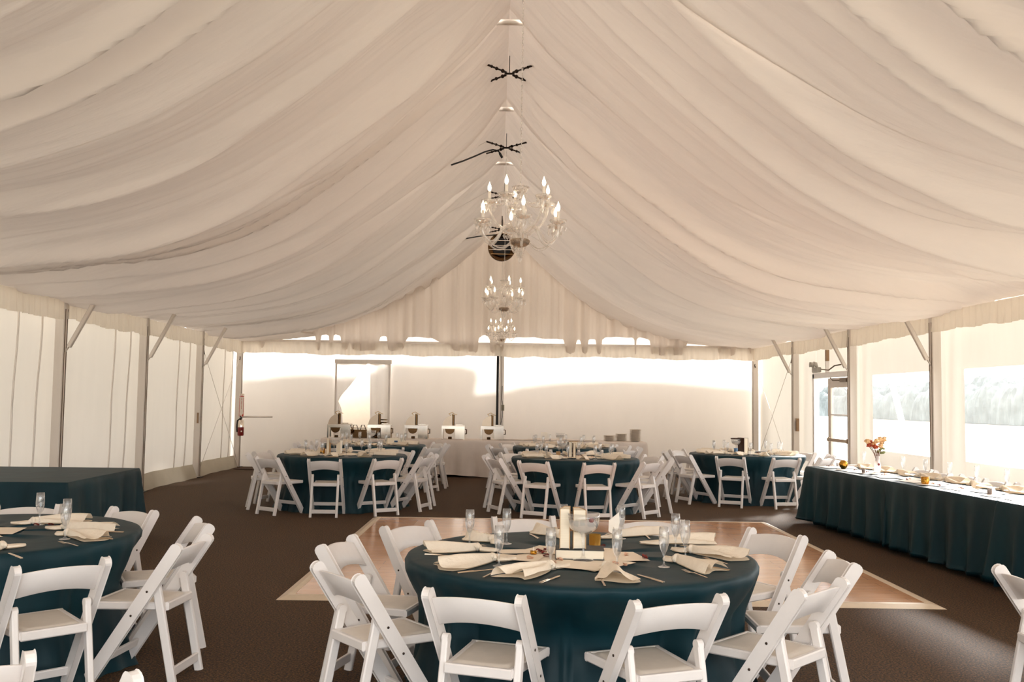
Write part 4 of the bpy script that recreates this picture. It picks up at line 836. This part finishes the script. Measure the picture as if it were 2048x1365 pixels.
t = thing('card_holder', 'wire holder with a cream name card behind the flutes', 'card holder', (.672, 5.33, ZT))
mb = MB(); mb.lathe([(0, 0), (.022, 0), (.02, .006), (0, .008)], 16); mb.tube([(0, 0, .005), (0, 0, .10), (.006, 0, .125), (.002, 0, .14), (-.006, 0, .125), (0, -.002, .11)], .0018, 6); mb.obj('wire_stand', CUT, t)
mb = MB(); mb.prism([(-.032, .10), (-.01, .085), (.022, .11), (.03, .15), (.026, .205), (.006, .188), (-.022, .165), (-.03, .16)], -.0016, .0006); mb.obj('card', PAPERW, t)

# far tables: place settings
def far_setting(tn, phase, papers=5, seed=0, skipf=()):
    cx, cy = T[tn]; rnd = random.Random(seed)
    for k in range(10):
        a = (phase+36*k+180) % 360-180; A = radians(a+rnd.uniform(-3, 3)); pn = posname(a).replace(', ', ' ')
        r = .50; nd = radians(a+rnd.uniform(-25, 25))
        place(naps[k % 3], (cx+r*cos(A), cy+r*sin(A), ZT), nd, 'knotted cream napkin at %s of %s' % (pn, TN[tn]), 'napkins on the ' + TN[tn], (1.15, 1.15, 1.3))
        if k in skipf: continue
        r = .56; B = A+.24
        place(flute0, (cx+r*cos(B), cy+r*sin(B), ZT+.001), k, 'clear champagne flute at %s of %s' % (pn, TN[tn]), 'flutes on the ' + TN[tn])
    for k in range(papers):
        b = 2*pi*k/papers+rnd.uniform(-.3, .3); sheet(cx+.22*cos(b), cy+.22*sin(b), ZT+.0008*k, b+.6, .30, .26, PAPER, 'cream paper under the centrepiece of ' + TN[tn] + ', ' + ['front', 'window side', 'back', 'blank-wall side', 'middle'][k % 5] + ' sheet', 'papers on the ' + TN[tn])
    for k in range(6):
        b = rnd.uniform(0, 6.28); r = rnd.uniform(.12, .36); place(petd if k % 2 else petp, (cx+r*cos(b), cy+r*sin(b), ZT+.006), b, ('dark' if k % 2 else 'pale')+' petal scattered on ' + TN[tn], ('dark' if k % 2 else 'pale')+' petals on the ' + TN[tn], 1.4)
for i, tn in enumerate(('T3', 'T4', 'T5', 'T6', 'T7')): far_setting(tn, PH[tn], seed=50+i)
def votive(x, y, label):
    t = thing('gold_votive', label, 'candle holder', (x, y, ZT+.004), 0, 'gold votives'); mb = MB(); mb.lathe([(0, 0), (.03, 0), (.034, .01), (.034, .085), (.031, .085), (.031, .012), (0, .012)], 20); mb.obj('cup', GOLD, t)
    mb = MB(); mb.lathe([(0, .013), (.026, .013), (.026, .04), (0, .04)], 14); mb.obj('candle', CANDLE, t); return t
x, y = T['T3']
coupe((x-.12, y-.05, ZT+.005), 'tall clear glass bowl on round table facing the fire extinguisher')
standing_book((x-.20, y-.02, ZT+.005), radians(180), .22, .15, .028, BOOKC, 'tan book standing upright on round table facing the extinguisher', .006)
standing_book((x-.06, y+.1, ZT+.005), radians(175), .18, .13, .03, PAPERW, 'white pamphlet standing beside tan book and glass bowl', .02)
votive(x-.29, y-.02, 'gold votive cup on round table facing the fire extinguisher')
x, y = T['T4']
mb = MB(); mb.box(-.03, .03, -.006, .006, 0, .075); tag(mb.obj('blue_card', BLUE, loc=(x+.42, y-.25, ZT+.003), rz=.1), 'small blue card standing on round table against chafing buffet', 'card')
mb = MB(); mb.box(-.15, .15, -.06, .06, 0, .10); tag(mb.obj('cream_box', PAGES, loc=(x+.35, y+.2, ZT+.004), rz=.4), 'pale cream box tilted on round table against the chafing buffet', 'box')
coupe((x-.05, y, ZT+.005), 'tall clear glass bowl on round table against the chafing buffet')
x, y = T['T5']
standing_book((x-.08, y-.05, ZT+.005), radians(180), .215, .16, .040, BOOKD, 'dark teal book standing upright on table behind dance floor', .002)
standing_book((x-.022, y-.04, ZT+.005), radians(182), .20, .15, .026, BOOKC, 'tan book standing against dark upright book', .004)
coupe((x-.19, y-.08, ZT+.005), 'tall clear glass bowl beside dark upright book')
mb = MB(); mb.box(-.03, .03, -.03, .03, 0, .07); tag(mb.obj('small_box', BOOKC, loc=(x-.24, y+.10, ZT+.004)), 'small brown box behind glass bowl on table behind dance floor', 'box')
x, y = T['T6']
coupe((x-.08, y-.02, ZT+.005), 'tall clear glass bowl on round table beside the plate stacks')
book((x+.12, y-.05, ZT+.005), .1, .24, .16, .09, BOOKC, 'thick tan book lying on round table beside the plate stacks')
mb = MB(); mb.prism([(-.06, 0), (.06, 0), (.06, .13), (-.06, .13)], -.003, .003); tag(mb.obj('white_card', PAPERW, loc=(x-.36, y+.10, ZT+.12)), 'white card held up on a stand, table beside plate stacks', 'card')
mb = MB(); mb.lathe([(0, 0), (.03, 0), (.028, .005), (.003, .01), (.003, .13), (0, .13)], 12); tag(mb.obj('card_stand', CUT, loc=(x-.36, y+.11, ZT+.001)), 'thin silver stand under the white card', 'stand')
x, y = T['T7']
standing_book((x-.06, y+.02, ZT+.005), radians(200), .25, .19, .06, BOOKB, 'large dark brown book standing on table beside the glass door', .01)
t = coupe((x-.17, y+.02, ZT+.005), 'tall glass bowl with brown rim before the dark brown book')
mb = MB(); mb.lathe([(.082, .225), (.086, .228), (.086, .245), (.082, .245)], 30, close=True, wob=lambda a, i: .05*sin(11*a)); mb.obj('brown_trim', BOOKB, t)
t = thing('blue_cup', 'small blue glass cup before the dark brown book', 'cup', (x-.22, y-.16, ZT+.003)); mb = MB(); mb.lathe([(0, 0), (.028, 0), (.034, .09), (.031, .09), (.026, .006), (0, .006)], 20); mb.obj('cup', pbr('blue_glaze', s2l((90, 130, 165)), .2), t)
mb = MB(); mb.box(-.05, .05, -.03, .03, 0, .05); tag(mb.obj('white_box', PAPERW, loc=(x+.0, y-.26, ZT+.003)), 'small white box before the dark brown book', 'box')

# head table things
HZ = TH+.006
def hpt(y, off): return 4.22+(12.74-y)*.0594+off        # off metres in from the front edge
t = thing('flower_vase', 'white vase of peach and rust flowers on the head table', 'vase', (4.66, 11.6, HZ))
mb = MB(); mb.lathe([(0, 0), (.030, 0), (.040, .03), (.042, .08), (.030, .13), (.022, .17), (.026, .20), (.023, .20), (.019, .17), (.026, .13), (0, .02)], 22); mb.obj('vase', glassy('painted_glass', (1, .97, .95, 1), .9, milky=.5, milkcol=(.95, .9, .88, 1)), t)
mb = MB(); mb.ball((0, -.041, .10), .014, 8, 6, (1, .2, 1.1)); mb.obj('red_motif', RED, t)
rnd = random.Random(5)
for k, (dx, dz, m_) in enumerate([(-.10, .33, RUST), (-.075, .36, RUST), (-.05, .31, RUST), (-.02, .38, PEACH), (.03, .40, PEACH), (.065, .36, PEACH), (.04, .32, PEACH), (-.03, .34, PEACH), (.085, .40, PEACH), (-.12, .37, PEACH)]):
    mb = MB(); dy = rnd.uniform(-.05, .05)
    for q in range(16):
        a = rnd.uniform(0, 6.28); e = rnd.uniform(-.6, 1.4); r = .028; mb.ball((dx+r*cos(a)*cos(e), dy+r*sin(a)*cos(e), dz+r*sin(e)), .014, 6, 4, (1, 1, .6))
    mb.ball((dx, dy, dz), .026, 8, 6); f_ = mb.obj('flower_head', m_, t)
    mb = MB(); mb.tube([(0, 0, .1), (dx*.3, dy*.3, .22), (dx, dy, dz-.01)], .003, 5); mb.obj('stem', STEM, f_)
mb = MB()
for q in range(14):
    a = rnd.uniform(-1, 1); mb.ball((.04+.04*a, rnd.uniform(-.05, .05), .26+rnd.uniform(-.03, .06)), .014, 6, 4, (1.4, .5, .8))
mb.obj('leaves', LEAFM, t)
t = thing('gold_globe', 'round gold globe votive at the far end of head table', 'candle holder', (4.45, 12.16, HZ+.003), 0, 'gold votives'); mb = MB(); mb.lathe([(0, 0), (.025, 0), (.045, .02), (.055, .05), (.050, .08), (.032, .105), (.028, .105), (.045, .08), (.049, .05), (.04, .022), (0, .006)], 24); mb.obj('globe', GOLD, t)
t = thing('gold_globe', 'gold ribbed cup on middle head table section', 'candle holder', (4.487, 9.93, HZ+.004), 0, 'gold votives'); mb = MB(); mb.lathe([(0, 0), (.035, 0), (.040, .02), (.042, .075), (.038, .075), (.036, .02), (0, .008)], 30, wob=lambda a, i: .04*sin(15*a)); mb.obj('globe', GOLD, t)
for x, y, lb in ((4.43, 11.45, 'small clear votive glass before the flower vase'), (4.60, 8.85, 'small clear votive glass at seam near frame edge')):
    mb = MB(); mb.lathe([(0, 0), (.020, 0), (.022, .055), (.02, .055), (.018, .005), (0, .005)], 18); tag(mb.obj('votive_glass', glassy('smoky_glass', (.8, .76, .74, 1), .7, milky=.3, milkcol=(.5, .42, .38, 1)), loc=(x, y, HZ+.004)), lb, 'candle holder', 'votive glasses on the head table')
hd = random.Random(9)
for k in range(11):
    y = 12.5-.53*k
    if y < 6.6: break
    where = ['beyond the gold globe', 'beside the gold globe', 'behind the flower vase', 'past the flower vase', 'before the third chair', 'before the broad upright', 'behind the ribbed cup', 'past the ribbed cup', 'near the last seam', 'at the frame edge', 'just outside frame edge'][k]
    x = hpt(y, .52); place(naps[k % 3], (x+.03, y, HZ), radians(-88+hd.uniform(-12, 12)), 'knotted tan napkin on head table %s' % where, 'napkins along the head table', (1.35, 1.25, 1.35))
    if k != 1: place(flute0, (x+.14, y+.12, HZ+.001), k, 'clear champagne flute on head table %s' % where, 'flutes along the head table')
    for q in range(2):
        sheet(hpt(y, .16+.14*q)+.02, y+hd.uniform(-.1, .1)-.2*q, HZ+.0008*q, hd.uniform(-.5, .5)+.3, .27, .34, PAPERW, 'white paper sheet on head table %s, %s' % (where, ['near the table edge', 'toward the napkins'][q]), 'papers along the head table')
    for q in range(2): place(petd if q else petp, (hpt(y, hd.uniform(.12, .4)), y+hd.uniform(-.2, .2), HZ+.006), k, ('dark' if q else 'pale')+' petal scattered along the head table', ('dark' if q else 'pale')+' petals along the head table', 1.4)

# ---------------- buffet ----------------
def chafer(x, y, label, cover_open=True, handles=False):
    t = thing('chafing_dish', label, 'chafing dish', (x, y, TH+.004), 0, 'chafing dishes on the buffet')
    for sx in (-1, 1):
        for sy in (-1, 1):
            mb = MB(); mb.bar((sx*.22, sy*.15, 0), (sx*.22, sy*.15, .24), .035, .012, (0, 1, 0), .1); mb.obj('leg', CHROME, t)
    mb = MB(); mb.box(-.235, .235, -.17, .17, .215, .275); mb.obj('water_pan', CHROME, t)
    mb = MB(); mb.bar((-.23, -.175, .275), (.23, -.175, .275), .02, .016); mb.bar((-.23, .175, .275), (.23, .175, .275), .02, .016); mb.obj('rim', CHROME, t)
    mb = MB(); mb.grid(lambda u, v: (-.17+.20*u, -.12+.2*v, .205-.05*sin(pi*u)*sin(pi*v)), 10, 8); mb.grid(lambda u, v: (-.17+.20*u, -.13, .215-.11*v*sin(pi*u)**.4), 14, 4); mb.obj('shaded_burner_tray', CHROMED, t)  # dark steel stands in for the shade in the opening under the pan
    mb = MB(); mb.box(.04, .205, -.165, -.155, .01, .215); mb.obj('front_panel', CHROME, t)
    mb = MB(); mb.tube([(-.07, 0, 0), (-.07, 0, .05)], .04, 14); mb.obj('fuel_can', CHROMED, t)
    # roll-top lid swung open: a quarter drum standing on the left half
    mb = MB()
    def lid(u, v):
        a = pi/2*u; R = .21; return (-.02-R*sin(a)*.95, -.14+.28*v, .275+R*cos(a)+.0)
    mb.grid(lid, 12, 4)
    for yy in (-.14, .14): mb.add([(-.02, yy, .275)]+[(-.02-.2*sin(pi/2*k/12), yy, .275+.21*cos(pi/2*k/12)) for k in range(13)], [(0, k+1, k+2) for k in range(12)])
    mb.obj('roll_top_lid', pbr('dull_steel', s2l((190, 170, 148)), .3, .9), t)
    mb = MB(); mb.bar((.0, -.05, .28), (.0, -.05, .50), .045, .06, (0, 1, 0)); mb.obj('lid_edge', CHROMED, t)
    mb = MB(); mb.bar((.05, -.12, .30), (.19, -.12, .30), .02, .02); mb.bar((.06, -.1, .275), (.06, -.1, .30), .02, .02); mb.bar((.18, -.1, .275), (.18, -.1, .30), .02, .02); mb.obj('lid_handle', CHROME, t)
    mb = MB(); mb.tube([(.235, 0, .20), (.27, 0, .20), (.27, 0, .11), (.235, 0, .11)], .012, 6); mb.obj('side_handle', CHROMED, t)
    mb = MB()
    for a, b in (((-.04, -.05, .47), (-.10, -.06, .52)), ((-.10, -.06, .52), (-.03, -.05, .55)), ((-.03, -.05, .55), (.03, -.05, .51)), ((.03, -.05, .51), (.07, -.05, .50)), ((-.04, -.05, .47), (.0, -.05, .51))): mb.tube([a, b], .006, 5)
    mb.ball((-.02, -.05, .50), .018, 8, 6); mb.obj('twine_bow', pbr('raffia', s2l((220, 190, 140)), .8), t)
    return t
for i, x in enumerate((-3.18, -2.36, -1.60, -.84, -.04)):
    chafer(x, 19.85, 'steel chafing dish with roll-top lid open, ' + ['in front of pulled-back door flap', 'partly behind cream box, right of doorway', 'between doorway and gable pole, first', 'between doorway and gable pole, second', 'directly before the gable pole'][i])
t = thing('roasting_pan', 'dark steel roasting pan with two loop handles before the doorway', 'pan', (-2.80, 20.05, TH+.004))
mb = MB(); mb.box(-.17, .17, -.14, .14, 0, .16); mb.box(-.19, .19, -.16, .16, .15, .17); mb.obj('pan', CHROMED, t)
mb = MB(); mb.tube([(-.16, -.15, .2), (.16, -.15, .2)], .01, 6); mb.obj('front_rail', CHROME, t)
for s in (-1, 1):
    mb = MB(); mb.tube([(s*.08-.05, -.1, .17), (s*.08-.03, -.1, .26), (s*.08+.03, -.1, .26), (s*.08+.06, -.1, .17)], .009, 6); mb.obj('loop_handle', CHROMED, t)
t = thing('stacked_trays', 'pair of dark steel trays stacked above chafing dish by doorway', 'trays', (-2.42, 20.22, TH+.004))
mb = MB(); mb.box(-.15, .15, -.1, .1, 0, .30); mb.obj('riser', DARK, t)
for z in (.30, .36): mb = MB(); mb.box(-.17, .17, -.11, .11, z, z+.025); mb.obj('tray', CHROMED, t)
def plate_mesh():
    mb = MB(); mb.lathe([(0, 0), (.07, 0), (.12, .012), (.125, .016), (.12, .017), (.07, .006), (0, .006)], 28); return tag(mb.obj('dinner_plate', STONE), '', 'plate')
pl0 = plate_mesh()
for sx, sy, n, nm in ((2.40, 19.95, 7, 'shortest plate stack'), (2.66, 20.05, 9, 'middle plate stack, front of buffet'), (2.94, 19.95, 15, 'tallest plate stack')):
    for k in range(n):
        place(pl0, (sx+random.uniform(-.004, .004), sy, TH+.004+k*.0165), 0, 'white dinner plate ' + ('topmost of' if k == n-1 else 'lowest of' if k == 0 else 'within') + ' the %s' % nm, 'dinner plates in the ' + nm)
for q in range(1):
    mb = MB(); mb.grid(lambda u, v: (-.8+2.2*u*.9, -.05+.25*v, .01+.05*ridge(u*6+v, 4)*sin(pi*u)*sin(pi*v)), 60, 12); tag(mb.obj('crumpled_cloth', WHITEC, loc=(.9, 19.75, TH)), 'crumpled white overlay bunched along the buffet top', 'cloth')
